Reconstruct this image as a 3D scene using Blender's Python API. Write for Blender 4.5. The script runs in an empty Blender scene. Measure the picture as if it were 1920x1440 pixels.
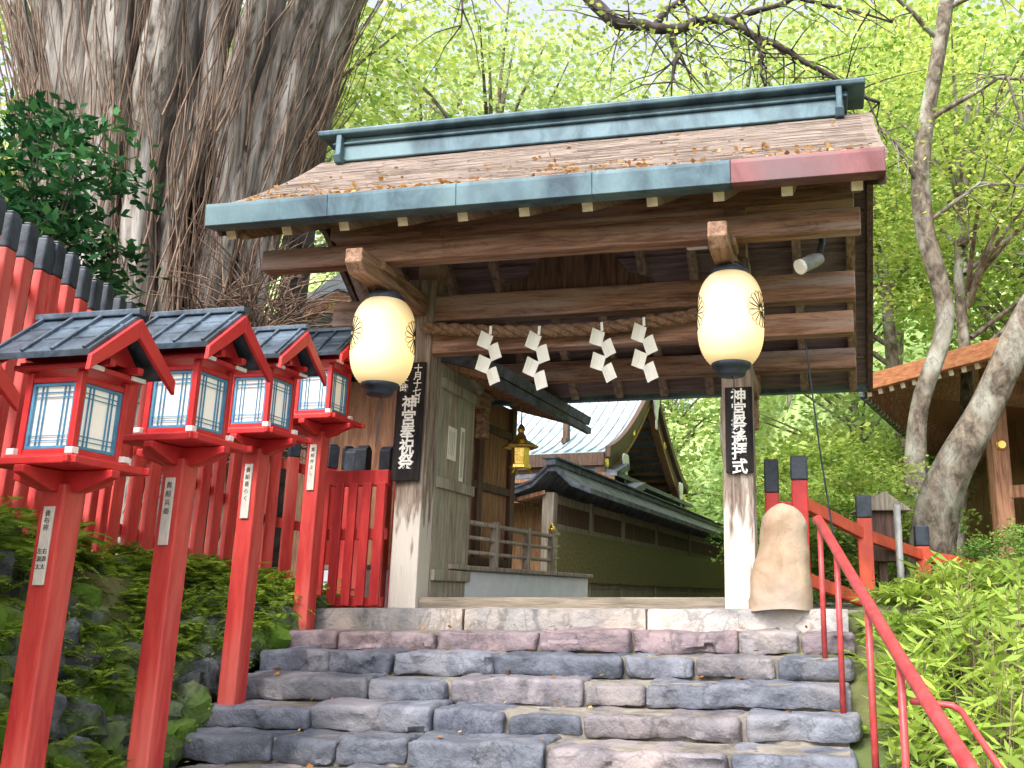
import bpy, math, random, bmesh
import numpy as np
from mathutils import Vector, Matrix, noise
random.seed(7); rng=np.random.default_rng(7)
R=math.radians
scene=bpy.context.scene
COL=scene.collection
# ------------------------------------------------------------ camera / light
TH=R(10.5); ct,st=math.cos(TH),math.sin(TH)
cam=bpy.data.cameras.new("camera"); camo=bpy.data.objects.new("camera",cam); COL.objects.link(camo)
scene.camera=camo
camo.location=(0,0,0); camo.rotation_euler=(R(90+13.24),0,0)
cam.sensor_width=36; cam.lens=36*1700/1920; cam.shift_x=-280/1920
cam.clip_start=.05; cam.clip_end=2000
w=bpy.data.worlds.new("World"); scene.world=w; w.use_nodes=True
nt=w.node_tree; bg=nt.nodes["Background"]
sky=nt.nodes.new("ShaderNodeTexSky"); sky.sky_type='NISHITA'; sky.sun_disc=False
SE,SA=R(50),R(205)
sky.sun_elevation=SE; sky.sun_rotation=SA; sky.dust_density=6; sky.air_density=1.0; sky.ozone_density=.5
hs=nt.nodes.new("ShaderNodeHueSaturation"); hs.inputs["Saturation"].default_value=.3; hs.inputs["Value"].default_value=2.9
nt.links.new(sky.outputs[0],hs.inputs["Color"]); nt.links.new(hs.outputs[0],bg.inputs[0]); bg.inputs[1].default_value=.15
sl=bpy.data.lights.new("sun","SUN"); so=bpy.data.objects.new("sun",sl); COL.objects.link(so)
sl.energy=2.5; sl.angle=R(12); sl.color=(1,.94,.85)
sd=Vector((math.sin(SA)*math.cos(SE),math.cos(SA)*math.cos(SE),math.sin(SE)))
so.rotation_euler=sd.to_track_quat('Z','Y').to_euler()
scene.view_settings.view_transform='Standard'
# ------------------------------------------------------------ materials
def mat(name,c1,c2,scale=5,stretch=(1,1,1),rough=.7,bump=.3,c3=None,metal=0,detail=4,dist=.5,tint=False,bscale=None,spec=.4,coord='Object',lo=.35,hi=.65,crack=0,cdark=.62,c3t=(.48,.68)):
    m=bpy.data.materials.new(name); m.use_nodes=True; t=m.node_tree; n=t.nodes; l=t.links
    b=n["Principled BSDF"]; b.inputs["Roughness"].default_value=rough; b.inputs["Metallic"].default_value=metal
    b.inputs["Specular IOR Level"].default_value=spec
    tc=n.new("ShaderNodeTexCoord"); mp=n.new("ShaderNodeMapping"); mp.inputs["Scale"].default_value=stretch
    l.new(tc.outputs[coord],mp.inputs[0])
    nz=n.new("ShaderNodeTexNoise"); nz.inputs["Scale"].default_value=scale; nz.inputs["Detail"].default_value=detail; nz.inputs["Distortion"].default_value=dist; nz.inputs["Roughness"].default_value=.65
    l.new(mp.outputs[0],nz.inputs["Vector"])
    cr=n.new("ShaderNodeValToRGB"); e=cr.color_ramp.elements
    e[0].position=lo; e[0].color=(*c1,1); e[1].position=hi; e[1].color=(*c2,1)
    l.new(nz.outputs["Fac"],cr.inputs[0]); out=cr.outputs[0]
    if c3:
        n2=n.new("ShaderNodeTexNoise"); n2.inputs["Scale"].default_value=scale*.35; n2.inputs["Detail"].default_value=3
        l.new(mp.outputs[0],n2.inputs["Vector"])
        r2=n.new("ShaderNodeMapRange"); r2.inputs[1].default_value=c3t[0]; r2.inputs[2].default_value=c3t[1]
        l.new(n2.outputs["Fac"],r2.inputs[0])
        mx=n.new("ShaderNodeMixRGB"); mx.inputs[2].default_value=(*c3,1); l.new(r2.outputs[0],mx.inputs[0]); l.new(out,mx.inputs[1]); out=mx.outputs[0]
    if crack:
        n3=n.new("ShaderNodeTexNoise"); n3.inputs["Scale"].default_value=crack; n3.inputs["Detail"].default_value=4; n3.inputs["Roughness"].default_value=.6; n3.inputs["Distortion"].default_value=1.0
        l.new(mp.outputs[0],n3.inputs["Vector"])
        a=n.new("ShaderNodeMath");a.operation='SUBTRACT';a.inputs[1].default_value=.5;l.new(n3.outputs["Fac"],a.inputs[0])
        a2=n.new("ShaderNodeMath");a2.operation='ABSOLUTE';l.new(a.outputs[0],a2.inputs[0])
        r3=n.new("ShaderNodeMapRange"); r3.inputs[1].default_value=0; r3.inputs[2].default_value=.025; r3.inputs[3].default_value=cdark; r3.inputs[4].default_value=1
        l.new(a2.outputs[0],r3.inputs[0])
        m3=n.new("ShaderNodeMixRGB"); m3.blend_type='MULTIPLY'; m3.inputs[0].default_value=1; l.new(out,m3.inputs[1]); l.new(r3.outputs[0],m3.inputs[2]); out=m3.outputs[0]
    if tint:
        at=n.new("ShaderNodeAttribute"); at.attribute_name="tint"
        mm=n.new("ShaderNodeMixRGB"); mm.blend_type='MULTIPLY'; mm.inputs[0].default_value=1
        l.new(out,mm.inputs[1]); l.new(at.outputs["Color"],mm.inputs[2]); out=mm.outputs[0]
    l.new(out,b.inputs["Base Color"])
    if bump:
        bp=n.new("ShaderNodeBump"); bp.inputs["Strength"].default_value=bump; bp.inputs["Distance"].default_value=.02
        nb=n.new("ShaderNodeTexNoise"); nb.inputs["Scale"].default_value=bscale or scale*2; nb.inputs["Detail"].default_value=4; nb.inputs["Roughness"].default_value=.65
        l.new(mp.outputs[0],nb.inputs["Vector"]); l.new(nb.outputs["Fac"],bp.inputs["Height"]); l.new(bp.outputs[0],b.inputs["Normal"])
    return m
def base_weather(m,zlo,zhi,col):
    t=m.node_tree;n=t.nodes;l=t.links;b=n["Principled BSDF"]
    src=b.inputs["Base Color"].links[0].from_socket
    tc=n.new("ShaderNodeTexCoord"); sp=n.new("ShaderNodeSeparateXYZ"); l.new(tc.outputs["Object"],sp.inputs[0])
    mp=n.new("ShaderNodeMapping"); mp.inputs["Scale"].default_value=(6,6,1.1); l.new(tc.outputs["Object"],mp.inputs[0])
    nz=n.new("ShaderNodeTexNoise"); nz.inputs["Scale"].default_value=2.5; nz.inputs["Detail"].default_value=5; l.new(mp.outputs[0],nz.inputs["Vector"])
    mr=n.new("ShaderNodeMapRange"); mr.inputs[1].default_value=zlo; mr.inputs[2].default_value=zhi; mr.inputs[3].default_value=.3; mr.inputs[4].default_value=-.35
    l.new(sp.outputs[2],mr.inputs[0])
    ad=n.new("ShaderNodeMath"); l.new(mr.outputs[0],ad.inputs[0]); l.new(nz.outputs["Fac"],ad.inputs[1])
    m2=n.new("ShaderNodeMapRange"); m2.inputs[1].default_value=.5; m2.inputs[2].default_value=.62; l.new(ad.outputs[0],m2.inputs[0])
    mx=n.new("ShaderNodeMixRGB"); mx.inputs[2].default_value=(*col,1); l.new(m2.outputs[0],mx.inputs[0]); l.new(src,mx.inputs[1]); l.new(mx.outputs[0],b.inputs["Base Color"])
WOODV=(7,7,.6); WOODU=(.6,7,7); WOODY=(7,.6,7)
m_post=mat("weathered_post_wood",(.13,.09,.07),(.36,.29,.24),3,WOODV,.8,.5,crack=2); base_weather(m_post,.1,1.7,(.52,.48,.43))
m_beam=mat("brown_beam_wood",(.14,.06,.04),(.4,.23,.155),3,WOODU,.75,.4,c3=(.36,.27,.25),crack=2)
m_arm=mat("brown_arm_wood",(.16,.08,.05),(.42,.26,.17),3,WOODY,.75,.4,crack=2)
m_raf=mat("rafter_wood",(.18,.11,.1),(.4,.28,.25),3,WOODY,.75,.4)
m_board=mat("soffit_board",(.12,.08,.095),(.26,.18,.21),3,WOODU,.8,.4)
m_end=mat("pale_end_grain",(.6,.48,.34),(.85,.74,.55),8,(1,1,1),.7,.1)
m_door=mat("grey_door_wood",(.2,.165,.13),(.42,.37,.3),3,WOODV,.85,.6,c3=(.29,.3,.24),crack=2)
m_thr=mat("threshold_wood",(.12,.1,.08),(.26,.22,.17),3,WOODU,.85,.6)
m_cop=mat("patinated_copper",(.025,.05,.07),(.085,.15,.185),4,(.9,.9,.5),.5,.3,c3=(.115,.185,.21),metal=.25,detail=6)
m_cop2=mat("new_copper",(.12,.04,.045),(.21,.085,.09),4,(1,1,.5),.4,.15,metal=.3,c3=(.14,.085,.095),detail=6)
m_shin=mat("bark_shingle",(.1,.075,.065),(.34,.27,.23),3,(.8,14,14),.85,.8,c3=(.2,.165,.14),detail=6)
m_red=mat("vermilion_paint",(.46,.02,.024),(.6,.042,.04),4,(1,1,1),.42,.15,c3=(.4,.02,.024))
m_redw=mat("worn_vermilion_paint",(.4,.026,.028),(.6,.07,.055),3,(4,4,.6),.5,.25,c3=(.58,.12,.1))
m_dred=mat("dark_red_paint",(.3,.014,.016),(.44,.03,.028),5,(4,4,.6),.5,.2)
m_blk=mat("black_paint",(.012,.018,.03),(.05,.065,.09),6,(1,1,1),.5,.3)
m_lroof=mat("dark_sheet_roof",(.02,.03,.045),(.1,.14,.19),7,(1,1,1),.38,.3,c3=(.045,.055,.07))
m_blue=mat("blue_frame_paint",(.05,.2,.36),(.1,.3,.46),10,rough=.5,bump=.05)
m_white=mat("white_plaster",(.62,.65,.72),(.74,.76,.8),4,rough=.7,bump=.05)
m_papersheet=mat("white_paper",(.72,.71,.65),(.82,.81,.75),4,rough=.8,bump=.03)
m_plate=mat("grey_name_plate",(.45,.42,.38),(.62,.58,.53),6,(3,3,1),.7,.1)
m_ink=mat("black_ink",(.01,.01,.01),(.02,.02,.02),4,rough=.6,bump=0)
m_gink=mat("faded_ink",(.06,.055,.05),(.12,.11,.1),40,rough=.6,bump=0)
m_wink=mat("white_paint",(.75,.75,.72),(.85,.85,.82),9,rough=.6,bump=0)
m_sign=mat("black_sign_board",(.008,.008,.01),(.028,.024,.024),5,(5,5,.7),.75,.15,spec=.15)
m_stone=mat("step_stone",(.062,.068,.085),(.215,.215,.235),4,rough=.7,bump=1.0,tint=True,bscale=14,c3=(.235,.215,.21),lo=.3,hi=.72,crack=1.6,cdark=.65,detail=7)
m_mort=mat("grey_mortar",(.1,.09,.08),(.26,.235,.2),6,rough=.9,bump=.6)
m_rock=mat("mossy_rock",(.028,.033,.036),(.15,.16,.165),5,rough=.85,bump=1,tint=True,bscale=12,c3=(.08,.13,.02),crack=2.5,c3t=(.44,.58))
m_tan=mat("tan_rock",(.25,.17,.11),(.46,.36,.27),2.0,rough=.8,bump=.6,c3=(.33,.28,.25),bscale=8,detail=6)
m_bark=mat("grey_cedar_bark",(.05,.038,.03),(.33,.29,.265),2.8,(8,8,.5),.9,1.0,c3=(.42,.4,.385),bscale=5,detail=6)
m_core=mat("gap_shade_core",(.012,.009,.006),(.055,.036,.025),3,(6,6,.5),.95,1)  # core coloured near black, painting the shade in gaps between stems
m_twig=mat("brown_twig",(.06,.035,.025),(.26,.18,.135),3,(3,3,.5),.85,.4)
m_bark2=mat("mottled_bark",(.06,.045,.035),(.24,.2,.155),9,(1,1,.6),.9,1,c3=(.34,.34,.29),crack=3)
m_darkbr=mat("dark_branch_bark",(.025,.02,.02),(.1,.08,.075),6,rough=.9,bump=.6)
m_rope=mat("straw_rope",(.1,.055,.032),(.26,.155,.09),30,rough=.9,bump=.6)
m_gold=mat("gold_metal",(.75,.47,.1),(.95,.7,.22),9,rough=.25,bump=.1,metal=.85)
m_tile=mat("dark_roof_tile",(.045,.05,.07),(.15,.17,.225),6,(1,1,1),.6,.3,spec=.25)
m_hroof=mat("blue_grey_metal_roof",(.28,.36,.46),(.48,.56,.64),2,(1,1,1),.4,.1)
m_hwood=mat("hall_wood",(.17,.07,.038),(.4,.21,.12),4,WOODV,.7,.3)
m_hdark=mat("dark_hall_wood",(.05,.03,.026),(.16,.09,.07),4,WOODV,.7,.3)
m_orange=mat("orange_shingle_edge",(.27,.09,.04),(.46,.2,.09),4,(2,2,8),.7,.3)
m_lat=mat("lattice_wood",(.16,.13,.11),(.38,.33,.27),4,WOODV,.8,.3)
m_latp=mat("gilded_mesh_panel",(.08,.075,.035),(.22,.19,.09),30,(1,1,1),.6,.3)
m_pink=mat("dark_red_handrail_paint",(.34,.03,.035),(.46,.07,.075),14,rough=.4,bump=.15,c3=(.27,.045,.045))
m_oran=mat("orange_vermilion_paint",(.5,.055,.03),(.7,.11,.05),5,(2,2,1),.5,.2,c3=(.4,.06,.04))
m_grey=mat("grey_metal",(.28,.28,.28),(.4,.4,.39),9,rough=.5,bump=.05,metal=.2)
m_cctv=mat("cctv_grey",(.16,.16,.17),(.3,.3,.31),9,rough=.3,bump=0)
m_ground=mat("leafy_soil",(.05,.045,.025),(.13,.14,.05),1.6,rough=.95,bump=.8,c3=(.07,.12,.025),bscale=7)
def hillify(m):
    t=m.node_tree;n=t.nodes;l=t.links;b=n["Principled BSDF"]; src=b.inputs["Base Color"].links[0].from_socket
    tc=n.new("ShaderNodeTexCoord"); sp=n.new("ShaderNodeSeparateXYZ"); l.new(tc.outputs["Object"],sp.inputs[0])
    mr=n.new("ShaderNodeMapRange"); mr.inputs[1].default_value=1.2; mr.inputs[2].default_value=4; l.new(sp.outputs[2],mr.inputs[0])
    nz=n.new("ShaderNodeTexNoise"); nz.inputs["Scale"].default_value=1.1; nz.inputs["Detail"].default_value=7; nz.inputs["Roughness"].default_value=.75; l.new(tc.outputs["Object"],nz.inputs["Vector"])
    cr=n.new("ShaderNodeValToRGB"); e=cr.color_ramp.elements; e[0].position=.38; e[0].color=(.14,.25,.06,1); e[1].position=.62; e[1].color=(.6,.75,.32,1); l.new(nz.outputs["Fac"],cr.inputs[0])
    mx=n.new("ShaderNodeMixRGB"); l.new(mr.outputs[0],mx.inputs[0]); l.new(src,mx.inputs[1]); l.new(cr.outputs[0],mx.inputs[2]); l.new(mx.outputs[0],b.inputs["Base Color"])
hillify(m_ground)
def emis(name,col,s,zc=None,zh=None,base=(.8,.7,.5),lo=.5):
    m=bpy.data.materials.new(name); m.use_nodes=True; t=m.node_tree;n=t.nodes;l=t.links;b=n["Principled BSDF"]
    b.inputs["Base Color"].default_value=(*base,1); b.inputs["Roughness"].default_value=.7
    b.inputs["Emission Color"].default_value=(*col,1); b.inputs["Emission Strength"].default_value=s
    if zc is not None:
        tc=n.new("ShaderNodeTexCoord"); sp=n.new("ShaderNodeSeparateXYZ"); l.new(tc.outputs["Object"],sp.inputs[0])
        a=n.new("ShaderNodeMath");a.operation='SUBTRACT';a.inputs[1].default_value=zc;l.new(sp.outputs[2],a.inputs[0])
        a2=n.new("ShaderNodeMath");a2.operation='ABSOLUTE';l.new(a.outputs[0],a2.inputs[0])
        mr=n.new("ShaderNodeMapRange");mr.interpolation_type='SMOOTHSTEP';mr.inputs[1].default_value=0;mr.inputs[2].default_value=zh;mr.inputs[3].default_value=s;mr.inputs[4].default_value=s*lo
        l.new(a2.outputs[0],mr.inputs[0]);l.new(mr.outputs[0],b.inputs["Emission Strength"])
    return m
m_lan=emis("lit_lantern_paper",(1,.68,.27),1.2,-.46,.42,base=(.6,.48,.3),lo=.25)
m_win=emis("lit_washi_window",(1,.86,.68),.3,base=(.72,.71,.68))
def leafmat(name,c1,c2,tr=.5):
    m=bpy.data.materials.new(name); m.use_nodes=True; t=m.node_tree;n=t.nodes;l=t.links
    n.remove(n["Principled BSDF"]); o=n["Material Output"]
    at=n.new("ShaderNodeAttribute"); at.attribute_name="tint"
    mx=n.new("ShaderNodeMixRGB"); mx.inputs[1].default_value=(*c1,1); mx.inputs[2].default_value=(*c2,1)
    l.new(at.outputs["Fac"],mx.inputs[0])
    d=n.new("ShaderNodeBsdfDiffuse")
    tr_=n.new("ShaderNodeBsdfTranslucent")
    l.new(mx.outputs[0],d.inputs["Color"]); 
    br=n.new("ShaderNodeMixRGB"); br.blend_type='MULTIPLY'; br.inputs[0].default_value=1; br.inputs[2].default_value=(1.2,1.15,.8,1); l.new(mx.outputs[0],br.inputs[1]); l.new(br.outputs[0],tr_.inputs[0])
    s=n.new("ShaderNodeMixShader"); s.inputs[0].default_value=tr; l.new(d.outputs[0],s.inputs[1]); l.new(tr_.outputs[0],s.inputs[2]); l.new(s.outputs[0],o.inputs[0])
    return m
m_leafB=leafmat("bright_maple_leaves",(.13,.26,.05),(.64,.72,.24),.5)
m_leafF=leafmat("haze_paled_leaves",(.28,.42,.17),(.72,.79,.42),.5)  # paler leaf colour paints haze into the far foliage
m_leafM=leafmat("green_leaves",(.05,.15,.03),(.33,.48,.13),.45)
m_leafD=leafmat("dark_evergreen_leaves",(.01,.045,.02),(.07,.2,.08),.25)
m_fern=leafmat("fern_leaves",(.03,.08,.015),(.28,.4,.06),.4)
m_bam=leafmat("bamboo_grass_leaves",(.05,.15,.02),(.52,.66,.15),.45)
m_litter=leafmat("dry_leaves",(.25,.1,.04),(.62,.36,.14),.2)
# ------------------------------------------------------------ mesh builder
class MB:
    def __init__(s): s.v=[];s.f=[];s.m=[];s.t=[]; s.tint=(1,1,1)
    def quadf(s,idx,mi=0): s.f.append(idx); s.m.append(mi); s.t.append(s.tint)
    def add(s,vs,fs,mi=0,M=None):
        o=len(s.v)
        for p in vs: s.v.append(tuple(M@Vector(p)) if M is not None else tuple(p))
        for f in fs: s.quadf([i+o for i in f],mi)
    def box(s,x0,x1,y0,y1,z0,z1,mi=0,M=None):
        vs=[(x0,y0,z0),(x1,y0,z0),(x1,y1,z0),(x0,y1,z0),(x0,y0,z1),(x1,y0,z1),(x1,y1,z1),(x0,y1,z1)]
        s.add(vs,[(0,3,2,1),(4,5,6,7),(0,1,5,4),(1,2,6,5),(2,3,7,6),(3,0,4,7)],mi,M)
    def bar(s,p0,p1,wd,ht,mi=0,up=(0,0,1),ends=None):
        p0,p1=Vector(p0),Vector(p1); d=(p1-p0).normalized(); up=Vector(up); sx=d.cross(up).normalized(); uz=sx.cross(d)
        vs=[]
        for p in(p0,p1):
            for a,b in((-1,-1),(1,-1),(1,1),(-1,1)): vs.append(p+sx*a*wd/2+uz*b*ht/2)
        o=len(s.v); s.v+= [tuple(q) for q in vs]
        for f in((0,1,5,4),(1,2,6,5),(2,3,7,6),(3,0,4,7)): s.quadf([i+o for i in f],mi)
        e=mi if ends is None else ends
        s.quadf([o+3,o+2,o+1,o],e); s.quadf([o+4,o+5,o+6,o+7],e)
    def tube(s,path,rad,n=8,mi=0,cap=True,lump=0):
        path=[Vector(p) for p in path]; k=len(path)
        if not hasattr(rad,'__len__'): rad=[rad]*k
        o=len(s.v); ref=Vector((.3,.9,.1))
        for i,p in enumerate(path):
            d=(path[min(i+1,k-1)]-path[max(i-1,0)]).normalized()
            a=d.cross(ref)
            if a.length<.1: a=d.cross(Vector((1,0,0)))
            a.normalize(); b=d.cross(a)
            for j in range(n):
                an=2*math.pi*j/n; r=rad[i]
                if lump: r*=1+lump*noise.noise(Vector((math.cos(an)*2+path[0].x*3,math.sin(an)*2,p.z*.5+path[0].y)))
                s.v.append(tuple(p+a*math.cos(an)*r+b*math.sin(an)*r))
        for i in range(k-1):
            for j in range(n):
                j2=(j+1)%n; s.quadf([o+i*n+j,o+i*n+j2,o+(i+1)*n+j2,o+(i+1)*n+j],mi)
        if cap:
            s.quadf([o+j for j in range(n)][::-1],mi); s.quadf([o+(k-1)*n+j for j in range(n)],mi)
    def lathe(s,prof,n=24,c=(0,0,0),mi=0):
        o=len(s.v); k=len(prof)
        for r,z in prof:
            for j in range(n):
                a=2*math.pi*j/n; s.v.append((c[0]+r*math.cos(a),c[1]+r*math.sin(a),c[2]+z))
        for i in range(k-1):
            for j in range(n):
                j2=(j+1)%n; s.quadf([o+i*n+j,o+i*n+j2,o+(i+1)*n+j2,o+(i+1)*n+j],mi)
        s.quadf([o+j for j in range(n)][::-1],mi); s.quadf([o+(k-1)*n+j for j in range(n)],mi)
    def prism(s,poly,a0,a1,axis='x',mi=0):
        o=len(s.v);n=len(poly)
        for a in(a0,a1):
            for p,q in poly:
                s.v.append((a,p,q) if axis=='x' else ((p,a,q) if axis=='y' else (p,q,a)))
        for i in range(n):
            j=(i+1)%n; s.quadf([o+i,o+j,o+n+j,o+n+i],mi)
        s.quadf([o+i for i in range(n)][::-1],mi); s.quadf([o+n+i for i in range(n)],mi)
    def strip(s,prof_lo,prof_hi,a0,a1,axis='x',mi=0):
        for i in range(len(prof_lo)-1):
            s.prism([prof_lo[i],prof_lo[i+1],prof_hi[i+1],prof_hi[i]],a0,a1,axis,mi)
    def stone(s,x0,x1,y0,y1,z0,z1,r=.03,amp=.02,cell=.045,M=None,freq=4,facet=.035,ff=5):
        seed=Vector((random.random()*50,random.random()*50,random.random()*50))
        lo=Vector((x0,y0,z0));hi=Vector((x1,y1,z1)); r=min(r,(x1-x0)*.45,(y1-y0)*.45,(z1-z0)*.45)
        rr=Vector((r,r,r)); il=lo+rr; ih=hi-rr
        for ax in range(3):
            a,b=[(1,2),(2,0),(0,1)][ax]
            na=max(2,int((hi[a]-lo[a])/cell)); nb=max(2,int((hi[b]-lo[b])/cell))
            for side in(0,1):
                if M is None and (ax==1 and side==1 or ax==2 and side==0): continue
                o=len(s.v)
                for i in range(na+1):
                    for j in range(nb+1):
                        p=Vector((0,0,0)); p[ax]=hi[ax] if side else lo[ax]
                        p[a]=lo[a]+(hi[a]-lo[a])*i/na; p[b]=lo[b]+(hi[b]-lo[b])*j/nb
                        c=Vector([min(max(p[k],il[k]),ih[k]) for k in range(3)]); d=p-c
                        q=c+d.normalized()*r
                        if facet:
                            w_=q*ff+seed; _,pt=noise.voronoi(w_); nv=noise.noise_vector(pt[0]*7.3)
                            k_=(w_-pt[0]).dot(nv)*facet
                            q=q+(Vector((0,-1,0)) if M is None and p.z<hi.z-.02 else (d.normalized() if M is not None else Vector((0,-.6,.25))))*k_
                        q=q+noise.noise_vector(q*freq+seed)*amp+noise.noise_vector(q*freq*4+seed)*amp*.3
                        if M is not None: q=M@q
                        s.v.append(tuple(q))
                for i in range(na):
                    for j in range(nb):
                        f=[o+i*(nb+1)+j,o+(i+1)*(nb+1)+j,o+(i+1)*(nb+1)+j+1,o+i*(nb+1)+j+1]
                        s.quadf(f if side else f[::-1])
    def build(s,name,mats,parent=None,smooth=False,merge=False,bevel=0,sharp=None):
        me=bpy.data.meshes.new(name); me.from_pydata(s.v,[],s.f)
        for m in (mats if isinstance(mats,(list,tuple)) else [mats]): me.materials.append(m)
        me.polygons.foreach_set("material_index",s.m)
        if any(t!=(1,1,1) for t in s.t):
            at=me.attributes.new("tint","FLOAT_COLOR","CORNER"); arr=[]
            for f,t in zip(s.f,s.t): arr+= [t[0],t[1],t[2],1]*len(f)
            at.data.foreach_set("color",arr)
        elif any(m.name in("step_stone","mossy_rock") for m in me.materials):
            at=me.attributes.new("tint","FLOAT_COLOR","CORNER"); at.data.foreach_set("color",[1.0]*4*len(me.loops))
        if merge:
            bm=bmesh.new(); bm.from_mesh(me); bmesh.ops.remove_doubles(bm,verts=bm.verts,dist=1e-4); bm.to_mesh(me); bm.free()
        if smooth: me.polygons.foreach_set("use_smooth",[True]*len(me.polygons))
        if sharp: me.set_sharp_from_angle(angle=R(sharp))
        me.update()
        ob=bpy.data.objects.new(name,me); COL.objects.link(ob)
        if parent: ob.parent=parent
        if bevel:
            b=ob.modifiers.new("bevel","BEVEL"); b.width=bevel; b.segments=2; b.limit_method='ANGLE'
        return ob
def thing(ob,label,cat,group=None,kind=None):
    ob["label"]=label; ob["category"]=cat
    if group: ob["group"]=group
    if kind: ob["kind"]=kind
    return ob
def empty(name,loc=(0,0,0),rz=0,parent=None):
    e=bpy.data.objects.new(name,None); COL.objects.link(e); e.location=loc; e.rotation_euler=(0,0,rz); e.empty_display_size=.2
    if parent: e.parent=parent
    return e
def copy_thing(src,loc,rz=None):
    def rec(o,par):
        c=o.copy(); COL.objects.link(c); c.parent=par
        for ch in [x for x in bpy.data.objects if x.parent==o]: rec(ch,c)
        return c
    c=rec(src,None); c.location=loc
    if rz is not None: c.rotation_euler=(0,0,rz)
    return c
def leaves(name,pos,size,m,parent=None,flat=.5,aspect=.55,tint=None,dirs=None):
    n=len(pos); pos=np.asarray(pos,float)
    size=np.broadcast_to(np.asarray(size,float),(n,))
    if dirs is None:
        d=rng.normal(size=(n,3)); d[:,2]*=flat; 
    else: d=np.asarray(dirs,float)
    d/=np.linalg.norm(d,axis=1)[:,None]+1e-9
    nr=rng.normal(size=(n,3))*.6; nr[:,2]+=1.0
    sx=np.cross(d,nr); sx/=np.linalg.norm(sx,axis=1)[:,None]+1e-9
    L=size[:,None]; v=np.empty((n,4,3))
    v[:,0]=pos; v[:,1]=pos+d*L*.45+sx*L*aspect*.5; v[:,2]=pos+d*L; v[:,3]=pos+d*L*.45-sx*L*aspect*.5
    me=bpy.data.meshes.new(name); me.vertices.add(4*n); me.vertices.foreach_set("co",v.ravel())
    me.loops.add(4*n); me.loops.foreach_set("vertex_index",np.arange(4*n,dtype=np.int32))
    me.polygons.add(n); me.polygons.foreach_set("loop_start",np.arange(0,4*n,4,dtype=np.int32)); me.polygons.foreach_set("loop_total",np.full(n,4,dtype=np.int32))
    me.materials.append(m)
    if tint is None: tint=rng.random(n)
    c=np.ones((n,4,4)); c[:,:,:3]=np.clip(np.asarray(tint),0,1)[:,None,None]
    at=me.attributes.new("tint","FLOAT_COLOR","CORNER"); at.data.foreach_set("color",c.ravel())
    me.update(calc_edges=True); me.validate()
    ob=bpy.data.objects.new(name,me); COL.objects.link(ob)
    if parent: ob.parent=parent
    return ob
def text_mesh(name,body,size,m,parent,loc,rot,spacing=.86,extr=.001,bold=.012):
    cu=bpy.data.curves.new(name,"FONT"); cu.body=body; cu.size=size; cu.align_x='CENTER'; cu.space_line=spacing; cu.extrude=extr; cu.offset=bold*size
    cu.resolution_u=3
    t=bpy.data.objects.new(name,cu); COL.objects.link(t)
    bpy.context.view_layer.update()
    me=bpy.data.meshes.new_from_object(t.evaluated_get(bpy.context.evaluated_depsgraph_get()))
    COL.objects.unlink(t); bpy.data.objects.remove(t)
    me.materials.clear(); me.materials.append(m)
    ob=bpy.data.objects.new(name,me); COL.objects.link(ob); ob.parent=parent; ob.location=loc; ob.rotation_euler=rot
    return ob
GO=Vector((0,7.48,0))
def G(u,v,z=0): return Vector((u*ct+v*st, 7.48-u*st+v*ct, z))
def uv(X,Y): return X*ct-(Y-7.48)*st, X*st+(Y-7.48)*ct
def gthing(name,u,v,z): return empty(name,G(u,v,z),-TH)

# ------------------------------------------------------------ ground
RISE=.155; TREAD=.35; Z0=-.09
fence_pts=[(-4.2,3.0,.45,2.65),(-4.2,5.0,.45,2.52),(-4.45,7.4,.33,2.36),(-3.9,9.1,-.02,1.7),(-3.2,9.75,-.08,1.5)]
def stairz(v): return Z0+min(0,v)*RISE/TREAD
def gz(X,Y):
    u,v=uv(X,Y)
    z=max(stairz(v),-1.62)-.22
    if v>-.3: z=-.36
    if v>.5: z=-.14
    if u<-3.0 and v<1.2:
        k=min(1,max(0,(-3.0-u)/.9)); k=k*k*(3-2*k)
        fz=.42 if Y<6 else max(-.05,.42-(Y-6)*.15)
        z=z*(1-k)+(fz)*k-.22*(1-k)-.12
    elif u<-2.3 and v<-1.5: z-=.2
    if u>1.6 and v<2:
        z+= min(1,(u-1.6)/3)*.25+.06
    y0=19+33*max(0,min(1,(11-abs(X+3.5))/4))
    if Y>y0: z+=(1-math.exp(-(Y-y0)/50))*30*(1+.15*noise.noise(Vector((X*.05,Y*.05,0))))
    ax=abs(X+1)
    if ax>11 and Y>4: z+=min((ax-11)*.5,14)*min(1,(Y-4)/10)
    z+=.03*noise.noise(Vector((X*1.3,Y*1.3,3)))
    return z
def axis(lo,hi,step,far,g=1.25):
    a=list(np.arange(lo,hi+1e-6,step)); s=step;x=hi
    while x<far: s*=g;x+=s;a.append(x)
    s=step;x=lo;b=[]
    while x>-far: s*=g;x-=s;b.append(x)
    return b[::-1]+a
xs=axis(-7,7,.25,500,1.15);ys=axis(0,12,.25,500,1.12)
mb=MB()
for y in ys:
    for x in xs: mb.v.append((x,y,gz(x,y)))
nx=len(xs)
for j in range(len(ys)-1):
    for i in range(nx-1): mb.quadf([j*nx+i,j*nx+i+1,(j+1)*nx+i+1,(j+1)*nx+i])
g=mb.build("ground",m_ground,smooth=True); g["kind"]="structure"
mb=MB(); mb.box(-9,9,.55,40,-.3,-.105)
cy=mb.build("courtyard_pavement",m_mort); cy.location=GO; cy.rotation_euler=(0,0,-TH); cy["kind"]="structure"
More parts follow.
